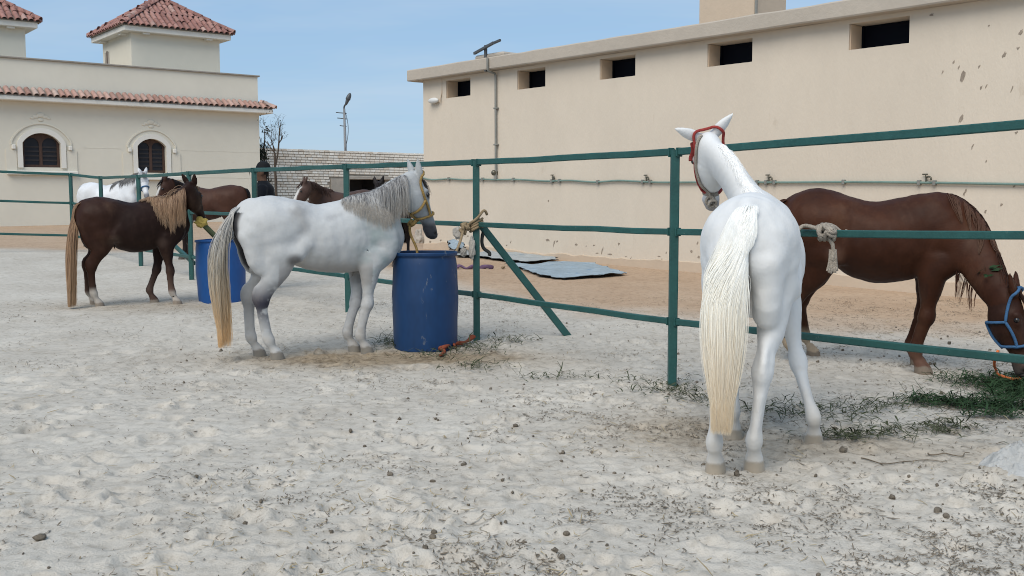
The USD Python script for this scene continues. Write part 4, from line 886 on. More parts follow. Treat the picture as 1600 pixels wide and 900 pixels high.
# ------------------------------------------------------------------ street lamp, cables, trees
lp = at(541, 300, 56.0); lp[2] = float(gz(45))
sl_ = thing('street_lamp', 'tall street lamp with tilted head rising behind the brick wall', 'street lamp', lp, 0)
k = 56.0 / 1600
top = CAM_H + (307 - 172) * k - lp[2]
obj('pole', tube([(.07, 0, -.2), (.0, 0, top * .5), (-.05, 0, top)], [.11, .085, .06], 10), MAT['lamp_grey'], sl_, smooth=True)
obj('arm', tube(spline([(-.05, 0, top - .05), (-.03, -.05, top + .12), (.08, -.1, top + .25)], 8), .045, 8), MAT['lamp_dark'], sl_, smooth=True)
hd_m = trimesh.creation.icosphere(3, 1.0); hd_m.vertices = np.array(hd_m.vertices) * np.array([.13, .16, .36]) * np.where(np.array(hd_m.vertices)[:, 2:3] < 0, [.75, .75, 1], [1, 1, 1])
hd_m.apply_transform(trimesh.transformations.rotation_matrix(.38, [0, 1, 0])); hd_m.apply_translation((.18, -.1, top + .50))
obj('lamp_head', hd_m, MAT['lamp_dark'], sl_, smooth=True)
for z, a, b_ in ((top - .25, -.45, .12), (top - .55, -.38, .14), (top - .95, -.25, .10)):
    obj('crossarm', bar((-.04 + a, -.05, z + .05), (-.04 + b_, .03, z), .045), MAT['lamp_dark'], sl_, smooth=False)
obj('cable', tube(spline([(.0, -.06, top - .15), (.14, -.07, top - .7), (.16, -.07, top - 1.3), (.06, -.07, top - 1.9), (.04, -.08, top * .4)], 24), .016, 5), MAT['wire'], sl_, smooth=True)
def grow_branch(p, d, L, r, depth, g, out, tips):
    n = 5; pts = [p]; q = p.copy(); dd = d.copy()
    for i in range(n):
        dd = unit(dd + g.normal(0, .10, 3) + np.array([0, 0, .04])); q = q + dd * L / n; pts.append(q.copy())
    out.append(tube(pts, np.linspace(r, r * .55, n + 1), 6 if depth < 2 else 4))
    if depth >= 5: tips.append(q); return
    for _ in range(g.integers(2, 4)):
        i = g.integers(2, n + 1); nd = unit(dd + g.normal(0, .55, 3) + np.array([0, 0, .15]))
        grow_branch(np.array(pts[i]), nd, L * g.uniform(.55, .8), r * .5, depth + 1, g, out, tips)
tp = at(430, 270, 38.0); tz = float(gz(38)); tp[2] = 0
tr = thing('bare_tree', 'thin leafless tree with forked upright branches beside the villa corner', 'tree', (tp[0], tp[1], tz), 0)
g = np.random.default_rng(41)
kk = 38.0 / 1600; zf = lambda py: CAM_H + (307 - py) * kk - tz
obj('trunk', [tube([(.05, 0, -.1), (0, 0, zf(262)), (.0, 0, zf(240))], [.055, .045, .038], 8), tube(spline([(0, 0, zf(262)), (.12, .05, zf(235)), (.16, .05, zf(212))], 8), np.linspace(.036, .026, 8), 7)], MAT['bark'], tr, smooth=True)
out, tips = [], []
for p, d, L in (((0, 0, zf(242)), (-.1, 0, 1), .62), ((.16, .05, zf(214)), (.35, .1, 1), .42), ((0, 0, zf(240)), (-.75, .1, .9), .55), ((.14, .05, zf(225)), (.5, -.2, .9), .36), ((0, 0, zf(236)), (-.35, -.2, 1), .5)):
    grow_branch(np.array(p), unit(d), L, .026, 1, g, out, tips)
obj('crown', out, MAT['bark'], tr, smooth=True)
def leaves(pts, size, g, spread):
    V, F = [], []
    for p in pts:
        c = p + g.normal(0, spread, 3); a = unit(g.normal(0, 1, 3)); b_ = unit(np.cross(a, g.normal(0, 1, 3))); s = size * g.uniform(.6, 1.3)
        i = len(V); V += [c - a * s, c + b_ * s * .4, c + a * s, c - b_ * s * .4]; F += [[i, i + 1, i + 2], [i, i + 2, i + 3]]
    return trimesh.Trimesh(V, F, process=False)
obj('foliage', leaves(np.repeat(np.array(tips), 1, 0)[::2], .035, g, .05), MAT['leaf_dark'], tr, smooth=False)
sp0 = at(411, 300, 41.5); tz2 = float(gz(41.5))
shr = thing('creeper_shrub', 'dark scraggly shrub growing up against the far side of the villa corner', 'shrub', (sp0[0], sp0[1], tz2), 0)
g = np.random.default_rng(43); k2 = 41.5 / 1600; zt = CAM_H + (307 - 198) * k2 - tz2
stems = [tube(spline([(g.normal(0, .08), g.normal(0, .1), -.1), (g.normal(0, .15), g.normal(0, .15), zt * .5), (g.normal(0.05, .18), g.normal(0, .15), zt * g.uniform(.75, 1))], 10), np.linspace(.035, .012, 10), 5) for _ in range(9)]
obj('stem', stems, MAT['bark'], shr, smooth=True)
cl = np.array([(g.normal(0.02, .14), g.normal(0, .18), z) for z in zt * (1 - g.random(26) ** 1.3 * .75)])
obj('foliage', leaves(cl[g.integers(0, len(cl), 900)], .06, g, .10), MAT['leaf_dark'], shr, smooth=False)
# ------------------------------------------------------------------ the paddock fence
RAIL_T, RAIL_M, RAIL_B = 1.735, 1.160, 0.500
posts = []
for px, Y, yT in ((1055, 7.51, 238), (744, 9.65, 254), (541, 11.65, 260.6), (397, 13.6, 266), (295, 15.3, 271), (216, 17.5, 276), (157, 20.0, 277.8), (110, 21.0, 272.8)):
    p = at(px, yT, Y); posts.append((p[0], Y, p[2]))
edge = at(1600, 195, 5.44); d0 = unit(np.array([edge[0] - posts[0][0], edge[1] - posts[0][1], edge[2] - posts[0][2]]))
P0 = np.array(posts[0]) + d0 * 2.95
posts = [tuple(P0)] + posts
lft = at(0, 268.2, 20.6); lft2 = np.array([lft[0], lft[1], lft[2]]); d9 = unit(lft2 - np.array(posts[-1])); posts.append(tuple(np.array(posts[-1]) + d9 * 2.9))
f_loc = np.array([posts[2][0], posts[2][1], float(gz(posts[2][1]))])
fence = thing('paddock_fence', 'dark green square tube fence with three rails running through the yard', 'fence', f_loc)
Lf = lambda p: np.asarray(p, float) - f_loc
rails = []
for i, (x, y, zt) in enumerate(posts):
    g_ = float(gz(y)); w = .062
    zm, zb = zt - .578, zt - 1.24
    rails.append((np.array([x, y, zt]), np.array([x, y, zm]), np.array([x, y, zb])))
    obj('post', bar(Lf((x, y, g_ - .35)), Lf((x, y, zt + .018)), w), MAT['green_paint'], fence, smooth=False)
for a, b_ in zip(rails[:-1], rails[1:]):
    u = unit(b_[0] - a[0]); u2 = unit(np.array([u[0], u[1], 0]))
    for j, w in ((0, .052), (1, .046), (2, .046)):
        obj('rail', rail_bar(Lf(a[j] + u2 * .024 + [0, 0, .004 * (j == 0)]), Lf(b_[j] - u2 * .024 + [0, 0, .004 * (j == 0)]), w * .8, w, int(abs(a[0][0]) * 100) + j), MAT['green_paint'], fence, smooth=False)
        for q, s in ((a, 1), (b_, -1)):                       # weld plates
            c = q[j] + u2 * s * .034; obj('weld', bar(Lf(c), Lf(c + u2 * s * .012), w * .8 + .014, w + .014, ch=.004), MAT['green_paint'], fence, smooth=False)
b0 = rails[2][1] + np.array([.02, .05, .02]); b1 = gp(903, 526); b1 = np.array([b1[0], b1[1] + .02, b1[2] - .12])
obj('brace', bar(Lf(b0), Lf(b1), .05, .066), MAT['green_paint'], fence, smooth=False)
b1 = at(272, 383, 16.3); b0 = rails[5][2] + np.array([0.02, .05, -.1])
obj('brace', bar(Lf(b0), Lf(b1), .05, .06), MAT['green_paint'], fence, smooth=False)
def rail_point(i, j, px):                                     # where a rail passes a pixel column
    A, B = rails[i][j], rails[i + 1][j]; r = ray(px, 450); t = np.linspace(0, 1.5, 3001); X = A[0] + (B[0] - A[0]) * t; Y = A[1] + (B[1] - A[1]) * t
    k_ = np.argmin(abs(X / Y - r[0] / r[1])); return A + (B - A) * t[k_]

# ------------------------------------------------------------------ blue drums
def drum(label, loc, h, tilt, mat, tear=None, fill='litter'):
    t = thing('blue_drum', label, 'barrel', loc, 0, None)
    R = .292
    out = [(.0, .0), (R * .93, .0), (R * .975, .012), (R * .985, .05), (R, .12), (R * 1.005, h * .3), (R * 1.03, h * .47), (R * 1.035, h * .52), (R * 1.03, h * .57), (R * 1.0, h * .75), (R * .985, h * .87), (R * .955, h * .935), (R * .935, h * .952), (R * .935, h * .962), (R * .995, h * .966), (R * 1.01, h * .978), (R * 1.01, h * .992), (R * .99, h), (R * .955, h * .997), (R * .945, h * .975), (R * .94, h * .90), (R * .955, h * .8), (R * .96, h * .5), (R * .95, .03), (0, .03)]
    m = lathe(out, 64); v = np.array(m.vertices)
    a = np.arctan2(v[:, 1], v[:, 0]); q = np.c_[np.cos(a), np.sin(a), v[:, 2] * 2.2]
    dent = (meshkit.fbm(q * 1.3 + 7, 3, 3) - .5) * .028
    rr = np.hypot(v[:, 0], v[:, 1]); v[:, 0] *= 1 + dent * (rr > .1); v[:, 1] *= 1 + dent * (rr > .1)
    v[:, 2] += (meshkit.noise(q * .8, 5) - .5) * .02 * (v[:, 2] > h * .9)
    if tilt: v = v @ trimesh.transformations.rotation_matrix(tilt[0], tilt[1])[:3, :3].T
    m.vertices = v
    obj('body', m, MAT[mat], t, smooth=35)
    if tear is not None:
        g = np.random.default_rng(2); ang, z0 = tear; n = 12; pts = []
        V, F_ = [], []
        for i in range(n):
            z = z0 + .075 * (i / (n - 1) - .5) * 1.6; wd = .03 * math.sin(math.pi * (i + .5) / n) * g.uniform(.6, 1.2)
            for s in (-1, 1): aa = ang + s * wd / R; V.append((R * 1.036 * math.cos(aa), R * 1.036 * math.sin(aa), z))
        for i in range(n - 1): F_ += [[2 * i, 2 * i + 1, 2 * i + 3], [2 * i, 2 * i + 3, 2 * i + 2]]
        obj('torn_patch', trimesh.Trimesh(V, F_, process=False), MAT['torn_edge'], t, smooth=False, label='pale torn patch in the side')
    top = [(0, h * .86), (R * .6, h * .85), (R * .935, h * .84)]
    mm = lathe(top, 40); vv = np.array(mm.vertices); vv[:, 2] += (meshkit.fbm(vv * 14, 3, 4) - .5) * .05; 
    if tilt: vv = vv @ trimesh.transformations.rotation_matrix(tilt[0], tilt[1])[:3, :3].T
    mm.vertices = vv; obj('feed', mm, MAT[fill], t, smooth=True)
    return t
bp = gp(665, 551); Yb = bp[1] + .27; DR = np.array([(664.5 - 800) / 1600 * (Yb + .05), Yb, float(gz(Yb)) - .01])
drum('dark blue plastic drum with dented rim in front of the grey horse, rope inside', DR, .885, None, 'blue_plastic', tear=(math.radians(180 + 15), .42))
DR2 = np.array([-3.62, 12.75, float(gz(12.75)) - .03])
drum('brighter blue plastic drum half hidden behind the grey horse tail', DR2, .80, (-.035, [0, 1, 0]), 'blue_plastic_bright')

# ------------------------------------------------------------------ horses
coat_l = coat_material('light_coat', dirt=(.50, .43, .33), dirt_amt=.06, var=.05, sheen=.15)
coat_g = coat_material('grey_coat', dirt=(.40, .34, .26), dirt_amt=.13, var=.10, sheen=.15)
coat_d = coat_material('dark_coat', rough=.55, dirt=(.20, .12, .07), dirt_amt=.09, var=.28, sheen=.0, spec=.14)
HOOF = np.array([.21, .18, .15])
def base_col(v, c): return np.tile(np.array(c, float), (len(v), 1))
def put(col, w, c): return col * (1 - w[:, None]) + np.array(c, float) * w[:, None]
def hoofs(H, v, col, c=HOOF): return put(col, 1 - ss(.055, .07, v[:, 2] + .006 * np.sin(v[:, 0] * 60)), c)
def muzzle(H, v, col, c, a0=.44, a1=.54):
    a, o, l = H.headcoords(v); ok = (a > .2) & (a < .75) & (np.abs(l) < .16) & (np.abs(o) < .2); return put(col, ss(a0, a1, a - o * .5) * ok, c)
def nostril(H, v, col):
    a, o, l = H.headcoords(v); d = np.sqrt(((a - .585) / .018) ** 2 + ((o + .018) / .014) ** 2 + ((np.abs(l) - .048) / .02) ** 2); return put(col, 1 - ss(.7, 1.15, d), (.012, .01, .01))
def inear(H, v, col, c): return col
def white_face(H, v, col, w0=.035, c=(.62, .60, .57), a0=.1, a1=.62):
    a, o, l = H.headcoords(v); w = (o > .005) * ss(a0, a0 + .06, a) * (1 - ss(a1 - .04, a1, a)) * (1 - ss(w0, w0 + .015, np.abs(l + .006 * np.sin(a * 25)))) * (np.abs(o) < .2); return put(col, w, c)

# --- white horse, seen from behind
WL = np.array([1.36, 5.72, 0.0])
tw = thing('horse', 'white horse seen from behind with long cream tail and red halter', 'horse', WL, 73)
footz = lambda px, py, dz=-.012: np.r_[gp(px, py)[:2], gzd(*gp(px, py)[:2]) + dz + .008]
polW = at(1106, 221, 6.50)
HW = Horse(WL, 73, .955, polW, (.24, 0.97), .72, feet={'hl': footz(1117, 738), 'hr': [*footz(1178, 735), .0], 'fl': footz(1146, 684), 'fr': footz(1271, 695)}, res=.0105, ears=((-.15, .75, 1.0), (-.15, .72, .85)), hip=.0, belly=.02, roll=.30, leg=1.10, wide=.92)
def colW(H, v):
    c = base_col(v, (.68, .68, .67)); n = meshkit.fbm(v * 5, 4, 2)
    low = (1 - ss(.12, .55, v[:, 2])); c = put(c, low * np.clip(n * 1.8 - .5, 0, 1) * .8, (.47, .415, .335))
    c = put(c, (1 - ss(.09, .30, v[:, 2])) * .35, (.52, .475, .41))
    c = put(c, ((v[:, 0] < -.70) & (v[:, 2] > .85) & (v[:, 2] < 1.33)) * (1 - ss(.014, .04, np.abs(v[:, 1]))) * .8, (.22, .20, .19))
    return nostril(H, v, hoofs(H, v, muzzle(H, v, c, (.34, .31, .30), .5, .6), (.36, .31, .245)))
HW.body(tw, coat_l, colW)
tailW = hair_material('cream_tail', (.90, .90, .88), (.74, .62, .45), mid=(.38, (.88, .85, .77)))
HW.tail(tw, tailW, n=5200, length=1.17, width=.0026, shift=(-.0, .098), spread=.047, blunt=.24, seed=9, out=.35, fan=-.006, quick=.38)
maneW = hair_material('white_mane', (.90, .90, .89), (.88, .87, .85))
HW.mane(tw, maneW, -1, n=900, length=.17, width=.0024, u=(.06, .86), clump=.2, both=.0, seed=4, lift=.1, gap=.004)
s_ = HW.s; hh = holder('halter', tw)
strap = lambda H, p, r, m, par, name='strap', closed=False: obj(name, tube(H.place(p), r, 7, closed), MAT[m], par, smooth=True)
strap(HW, HW.line([(.40, -.06, .08), (.28, -.10, .12), (.15, -.09, .15), (.05, -.06, .14), (-.05, -.01, .11), (-.10, .05, .05), (-.11, .07, 0), (-.10, .05, -.05), (-.04, .03, -.11), (.05, 0, -.14), (.15, -.05, -.15), (.28, -.05, -.12), (.40, -.03, -.08)], n=60), .0095, 'red_web', hh, 'crown_strap')
strap(HW, HW.ring(.40), .010, 'red_web', hh, 'noseband', True)
strap(HW, HW.line([(.10, .06, .12), (.12, .09, .05), (.12, .09, -.05), (.10, .06, -.12)], n=20), .012, 'red_web', hh, 'browband')
strap(HW, HW.line([(.04, .02, .13), (.13, .03, .14), (.16, .01, .15)], n=10), .014, 'red_web', hh, 'cheek_tab')
strap(HW, HW.line([(.40, -.09, .07), (.38, -.16, .04), (.37, -.17, -.03)], n=10), .016, 'rope_grey', hh, 'chin_knot')

# --- grey horse at the drum
GL = np.array([-1.66, 8.90, float(gz(8.9))])
tg = thing('horse', 'dappled grey horse with tan tipped tail and yellow rope halter at the drum', 'horse', GL, 29)
polG = at(646, 279, 9.34)
HG = Horse(GL, 29, .925, polG, (.72, .69), 1.13, feet={'hl': [*footz(403, 556), .0], 'hr': [*footz(431, 561), .0], 'fl': footz(552, 549), 'fr': footz(572, 551)}, res=.0125, neck_bend=.0, ears=((-.2, .9, .15), (-.2, .9, .15)), belly=.0, neck_in=.18, wide=.95)
def colG(H, v):
    n = meshkit.fbm(v * 3.2, 4, 12); n2 = meshkit.fbm(v * 9, 4, 15); n3 = meshkit.fbm(v * 22, 3, 16)
    c = base_col(v, (.53, .535, .53)); c = put(c, np.clip((n2 - .52) * 3, 0, .35), (.44, .45, .46))
    nk = ss(.42, .75, v[:, 0]) * ss(.95, 1.15, v[:, 2]); c = put(c, nk * np.clip(n * 1.9 - .5, 0, 1) * .9, (.30, .33, .34))
    ar = (1 - ss(.12, .42, np.hypot((v[:, 0] - .52) / 1.0, (v[:, 2] - 1.02) / 1.3))); c = put(c, ar * np.clip(n2 * 2.4 - .65, 0, 1) * .9, (.31, .365, .36))
    for cx, cz, r, k_ in ((-.28, 1.36, .10, .55), (-.25, 1.22, .07, .5), (.02, 1.30, .06, .4), (.10, 1.32, .06, .4)): c = put(c, (1 - ss(r * .3, r * 1.4, np.hypot(v[:, 0] - cx - .2 * (v[:, 2] - cz), v[:, 2] - cz))) * np.clip(n2 * 3.2 - 1.1, 0, 1) * k_ * 1.5, (.33, .33, .33))
    bel = (1 - ss(.80, .92, v[:, 2])) * (np.abs(v[:, 0] + .02) < .45) * ss(.6, .7, v[:, 2]); c = put(c, bel * .65, (.28, .26, .245))  # shade of the underside painted into the belly
    c = put(c, (1 - ss(.02, .085, np.hypot((v[:, 0] + .33) * .8, v[:, 2] - .915))) * .8, (.07, .065, .065))  # shade in the flank fold painted as a dark spot
    leg = H.leglow(v); hind = (leg >= 2) & (v[:, 0] < -.2)
    hk = np.exp(-((v[:, 2] - .52) / .17) ** 2) * hind; c = put(c, hk * (leg == 3) * ss(.30, .44, n2 * .7 + n3 * .35) + hk * (leg == 2) * .4, (.045, .043, .06))
    fl_ = (1 - ss(.35, .8, v[:, 2])) * (leg < 2); c = put(c, fl_ * .35 + fl_ * ss(.5, .62, n2) * .4, (.32, .31, .30))
    low = 1 - ss(.10, .42, v[:, 2]); c = put(c, low * .45 * np.clip(n3 * 2 - .4, 0, 1), (.40, .345, .27))
    tl = (v[:, 0] < -.66) & (v[:, 2] > .78) & (v[:, 2] < 1.35); c = put(c, tl * (1 - ss(.07, .12, np.abs(v[:, 1]))), (.03, .03, .033))  # dark gap behind the tail: shade painted over the dark skin
    a, o, l = H.headcoords(v); hd = (a > -.03) & (a < .7) & (np.abs(l) < .2) & (np.abs(o) < .25)
    c = put(c, hd * np.clip(ss(.2, .5, a) * .35 + (n2 - .45) * 1.2, 0, .55), (.27, .275, .29))
    eye = np.sqrt(((a - .19) / .05) ** 2 + ((o - .026) / .035) ** 2) ; c = put(c, hd * (1 - ss(.4, 1.3, eye)) * .9, (.05, .05, .055))
    c = muzzle(H, v, c, (.045, .047, .055), .43, .53)
    ear = (a < -.045) & hd & (o > .02); c = put(c, ear * .8, (.10, .10, .11))
    return nostril(H, v, hoofs(H, v, c, (.22, .20, .17)))
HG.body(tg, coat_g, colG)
tailG = hair_material('grey_tan_tail', (.50, .50, .49), (.68, .46, .24), mid=(.38, (.50, .44, .35)), dark=(.15, .15, .15), dark_share=.34)
HG.tail(tg, tailG, n=3600, length=1.30, width=.0034, shift=(.10, .03), spread=.052, blunt=.24, seed=10, out=2.2, fan=-.012)
maneG = hair_material('grey_mane', (.33, .33, .335), (.38, .34, .29), mid=(.5, (.47, .455, .43)), dark=(.085, .085, .09), dark_share=.42)
HG.mane(tg, maneG, -1, n=2200, length=.43, width=.0026, u=(.04, .97), clump=.25, both=.03, seed=6, profile=lambda x: .45 + .75 * np.sin(np.clip(x * 1.1 + .12, 0, 1) * np.pi * .62), lift=.35)
HG.forelock(tg, hair_material('grey_forelock', (.12, .12, .12), (.25, .2, .16)), n=80, length=.26)
hh = holder('halter', tg)
strap(HG, HG.ring(.405), .0115, 'rope_yellow', hh, 'noseband', True)
for sd in (-1, 1):
    strap(HG, HG.line([(.405, -.02, sd * .08), (.30, -.02, sd * .1), (.20, -.035, sd * .13), (.08, -.02, sd * .12), (-.0, .02, sd * .10), (-.05, .07, sd * .02)], n=24), .0115, 'rope_yellow', hh, 'cheek_strap')
    strap(HG, HG.line([(.22, -.035, sd * .13), (.27, -.11, sd * .10), (.30, -.19, sd * .02)], n=12), .0115, 'rope_yellow', hh, 'throat_strap')
strap(HG, HG.line([(.30, -.19, 0), (.37, -.17, 0), (.405, -.14, 0)], n=8), .0125, 'rope_yellow', hh, 'chin_strap')

# --- dark pony on the left
PL = np.array([-4.53, 12.26, float(gz(12.2))])
tp_ = thing('horse', 'dark brown pony with flaxen mane and tan tail on the left', 'horse', PL, 28)
polP = at(297, 291, 12.42)
HP = Horse(PL, 28, .87, polP, (.22, .97), .95, feet={'hl': footz(146, 476), 'hr': footz(154, 480), 'fl': footz(240, 474), 'fr': footz(276, 476)}, res=.016, ears=((-.25, .85, .25), (-.25, .85, .25)), belly=.05, neck_in=.22, neck_thick=1.08, long=.885, wide=.94)
def colP(H, v):
    n = meshkit.fbm(v * 3, 4, 22); n2 = meshkit.fbm(v * 8, 4, 25)
    c = base_col(v, (.021, .009, .0062)); c = put(c, ss(-.1, -.5, v[:, 0]) * .7, (.042, .0155, .0085)); c = put(c, np.clip(n2 - .5, 0, .3), (.05, .027, .019))
    c = put(c, (1 - ss(.03, .12, np.hypot(v[:, 0] + .27, v[:, 2] - .90))) * .3, (.16, .11, .08))
    c = put(c, (1 - ss(.03, .10, np.hypot(v[:, 0] - .34, v[:, 2] - .87))) * .2, (.15, .10, .08))
    leg = H.leglow(v)
    c = put(c, (1 - ss(.15, .62, v[:, 2])) * (leg < 2) * .75, (.13, .082, .062)); c = put(c, (1 - ss(.15, .5, v[:, 2])) * (leg >= 2) * .5, (.11, .07, .055))
    for k_, z1 in ((1, .22), (3, .28), (2, .2)): c = put(c, (leg == k_) * (1 - ss(z1 - .06, z1 + .03, v[:, 2] + .04 * n2)), (.52, .47, .41))
    c = white_face(H, v, c, .03, a0=.3)
    return hoofs(H, v, muzzle(H, v, c, (.05, .035, .03), .5, .58), (.30, .25, .20))
HP.body(tp_, coat_d, colP)
HP.tail(tp_, hair_material('tan_tail', (.23, .14, .085), (.42, .28, .17), mid=(.4, (.34, .215, .13)), dark=(.07, .038, .027), dark_share=.3), n=2800, length=1.40, width=.0048, shift=(-.02, -.02), spread=.045, blunt=.13, seed=12, out=.9)
HP.mane(tp_, hair_material('flaxen_mane', (.30, .205, .14), (.36, .25, .165), mid=(.6, (.32, .205, .125)), dark=(.10, .05, .03), dark_share=.25), -1, n=1700, length=.52, width=.0040, u=(.02, .98), clump=.62, both=.03, seed=14, profile=lambda x: .30 + .8 * ss(.12, .65, x), lift=.4)
HP.forelock(tp_, hair_material('flaxen_forelock', (.25, .16, .1), (.3, .2, .12)), n=80, length=.25, width=.006)

# --- brown horse on the right, grazing beyond the fence
BL = np.array([2.93, 8.22, float(gz(8.2))])
tb_ = thing('horse', 'chestnut brown horse lowering its head in a blue halter on the right', 'horse', BL, -18)
polB = at(1578, 462, 7.50)
ffr = footz(1440, 584)
HB = Horse(BL, -18, .955, polB, (.80, -.60), 1.32, feet={'fr': ffr, 'fl': ffr + np.array([.10, .34, 0]), 'hr': footz(1243, 566), 'hl': footz(1268, 556)}, res=.0125, ears=((-.3, .8, .3), (-.3, .8, .3)), belly=.05, neck_in=.12, neck_thick=.92, hip=.035, leg=1.25)
def colB(H, v):
    n = meshkit.fbm(v * 3, 4, 32); n2 = meshkit.fbm(v * 9, 4, 35)
    c = base_col(v, (.044, .0145, .0066)); c = put(c, np.clip((n - .42) * 2.0, 0, .6), (.078, .026, .011)); c = put(c, np.clip((n2 - .55) * 2, 0, .4), (.038, .014, .009))
    leg = H.leglow(v)
    c = put(c, (1 - ss(.22, .33, v[:, 2] + .05 * n2)) * (leg >= 2), (.42, .33, .235)); c = put(c, (1 - ss(.1, .26, v[:, 2])) * (leg < 2) * .7, (.16, .085, .06))
    c = put(c, (1 - ss(.03, .11, np.hypot(v[:, 0] + .33, v[:, 2] - .97))) * .25, (.17, .10, .07))
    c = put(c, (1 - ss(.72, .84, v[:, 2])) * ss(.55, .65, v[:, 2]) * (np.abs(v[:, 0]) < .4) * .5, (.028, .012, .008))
    a, o, l = H.headcoords(v); c = put(c, (a > .05) * (np.abs(l) < .2) * (np.abs(o) < .25) * .55, (.028, .014, .011))
    return nostril(H, v, hoofs(H, v, muzzle(H, v, c, (.06, .055, .052), .50, .60), (.22, .175, .135)))
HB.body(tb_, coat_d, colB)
maneB = hair_material('red_mane', (.04, .018, .012), (.075, .036, .024), dark=(.022, .011, .009), dark_share=.5)
HB.mane(tb_, maneB, 1, n=800, length=.34, width=.0034, u=(.03, .97), clump=.5, both=.10, seed=15, lift=.35)
maneB2 = hair_material('light_mane_locks', (.09, .042, .028), (.13, .075, .05))
HB.mane(tb_, maneB2, -1, n=120, length=.40, width=.0045, u=(.02, .42), clump=.9, both=.0, seed=16, lift=.3)
HB.forelock(tb_, maneB, n=70, length=.25)
HB.tail(tb_, hair_material('brown_tail', (.05, .02, .012), (.09, .045, .03)), n=700, length=1.1, width=.006, seed=17)
g = np.random.default_rng(3); nb = 36
roots = HB.F.snap(np.array([HB.hp(a_, -.16, l_) for a_, l_ in zip(g.uniform(-.05, .12, nb), g.uniform(-.06, .06, nb))]) - np.array([.0, 0, 0]), .004)
thr = lerp(HB.crest[5], HB.crest[7], .5)
roots = HB.F.snap(np.array([lerp(HB.crest[4], HB.crest[7], t_) - HB.crestN[5] * .33 + np.array([0, y_, 0]) for t_, y_ in zip(g.random(nb), g.normal(0, .03, nb))]), .002)
curves('throat_hair', list(HB.strands(roots, np.tile(np.array([0, 0, -1.0]) - HB.crestN[5] * .3, (nb, 1)), .24 * (1 - .5 * g.random(nb)), 8, .3, 5, .5) * HB.s), .005, hair_material('red_throat_hair', (.045, .018, .012), (.11, .05, .03)), tb_)
hh = holder('halter', tb_)
strap(HB, HB.ring(.40), .011, 'blue_web', hh, 'noseband', True)
for sd in (-1, 1):
    strap(HB, HB.line([(.40, -.02, sd * .08), (.30, -.02, sd * .1), (.19, -.05, sd * .13)], n=14), .011, 'blue_web', hh, 'cheek_strap')
    strap(HB, HB.line([(.19, -.05, sd * .13), (.08, -.01, sd * .12), (-.0, .03, sd * .10), (-.05, .07, sd * .02)], n=18), .011, 'blue_web', hh, 'crown_strap')
    strap(HB, HB.line([(.19, -.05, sd * .13), (.18, -.13, sd * .11), (.17, -.2, sd * .02)], n=12), .011, 'blue_web', hh, 'throat_strap')
    strap(HB, HB.line([(.17, -.2, sd * .01), (.28, -.19, sd * .01), (.40, -.15, sd * .01)], n=10), .012, 'blue_web', hh, 'chin_strap')
lv_ = leaves(np.repeat(HB.world(HB.F.snap(np.array([HB.crest[6] - HB.neckL[6] * .12 - HB.crestN[6] * .06, HB.crest[6] - HB.neckL[6] * .12 - HB.crestN[6] * .12]), .01)), 9, 0), .035, np.random.default_rng(8), .03)
tag(obj('leaf_sprig', lv_, MAT['fodder'], smooth=False), 'small sprig of green leaves caught on the brown horse neck', 'leaves')

# --- horses further back
def far_horse(name_label, loc, heading, s, poll, face, drop, base, mane_c, tail_c, extra=None, feet=None, side=-1, tail=True, res=.024, ears=((-.2, .85, .28), (-.2, .85, .28)), coat=None, mane_len=.28, **kw):
    loc = np.array([loc[0], loc[1], float(gz(loc[1]))])
    t = thing('horse', name_label, 'horse', loc, heading)
    H = Horse(loc, heading, s, poll, face, drop, feet=feet, res=res, ears=ears, **kw)
    def col(H, v):
        n = meshkit.fbm(v * 4, 4, int(abs(loc[0] * 100)) % 97); c = base_col(v, base); c = put(c, np.clip((n - .5) * 1.5, 0, .35), np.array(base) * 1.5)
        if extra: c = extra(H, v, c, n)
        return hoofs(H, v, c, (.12, .10, .085))
    H.body(t, coat or coat_d, col)
    nm = f'far_mane_{len(_used)}'
    H.mane(t, hair_material(nm, mane_c, mane_c), side, n=350, length=mane_len, width=.008, clump=.4, seed=3)
    H.forelock(t, hair_material(nm + '_f', mane_c, mane_c), n=40, length=.2, width=.008)
    if tail: H.tail(t, hair_material(nm + '_t', tail_c, tail_c), n=420, length=1.05, width=.010, seed=6)
    return t, H
def ex_white(H, v, c, n):
    c = muzzle(H, v, c, (.16, .16, .17), .46, .56); a, o, l = H.headcoords(v); c = put(c, ((a > -.06) & (a < .25) & (o > .02) & (np.abs(l) < .08)) * .6, (.25, .25, .27)); return put(c, (1 - ss(.2, .6, v[:, 2])) * .5, (.35, .33, .3))
tfw, HFW = far_horse('white horse with blue noseband far back behind the fence on the left', (-8.90, 22.6), -24, .95, at(223, 273, 22.3), (.55, -.84), .98, (.60, .61, .62), (.16, .155, .15), (.5, .5, .5), ex_white, coat=coat_l, side=-1, mane_len=.42, ears=((-.2, .95, .3), (-.2, .95, .3)))
strap(HFW, HFW.ring(.36), .014, 'blue_web', holder('halter', tfw), 'noseband', True)
def ex_bay(H, v, c, n):
    c = put(c, (1 - ss(.45, .8, v[:, 2])) * .9, (.014, .009, .008)); c = put(c, ss(.55, .9, v[:, 0]) * ss(1.2, 1.5, v[:, 2]) * .8, (.016, .010, .010)); return white_face(H, v, c, .035, a0=.12)
far_horse('reddish bay horse with white blaze standing side on behind the dark pony', (-5.62, 19.0), 180, .915, at(259, 283, 18.7), (-.75, -.66), 1.1, (.066, .029, .019), (.014, .010, .010), (.010, .008, .009), ex_bay, side=1, neck_in=.2)
def ex_blaze(H, v, c, n):
    return white_face(H, v, c, .055, a0=.06)
far_horse('brown horse with broad white blaze looking over the grey horse back', (-3.10, 18.9), 212, .86, at(477, 288, 18.0), (-.86, -.5), 1.0, (.085, .052, .042), (.05, .03, .025), (.05, .03, .025), ex_blaze, side=1, neck_in=.25)
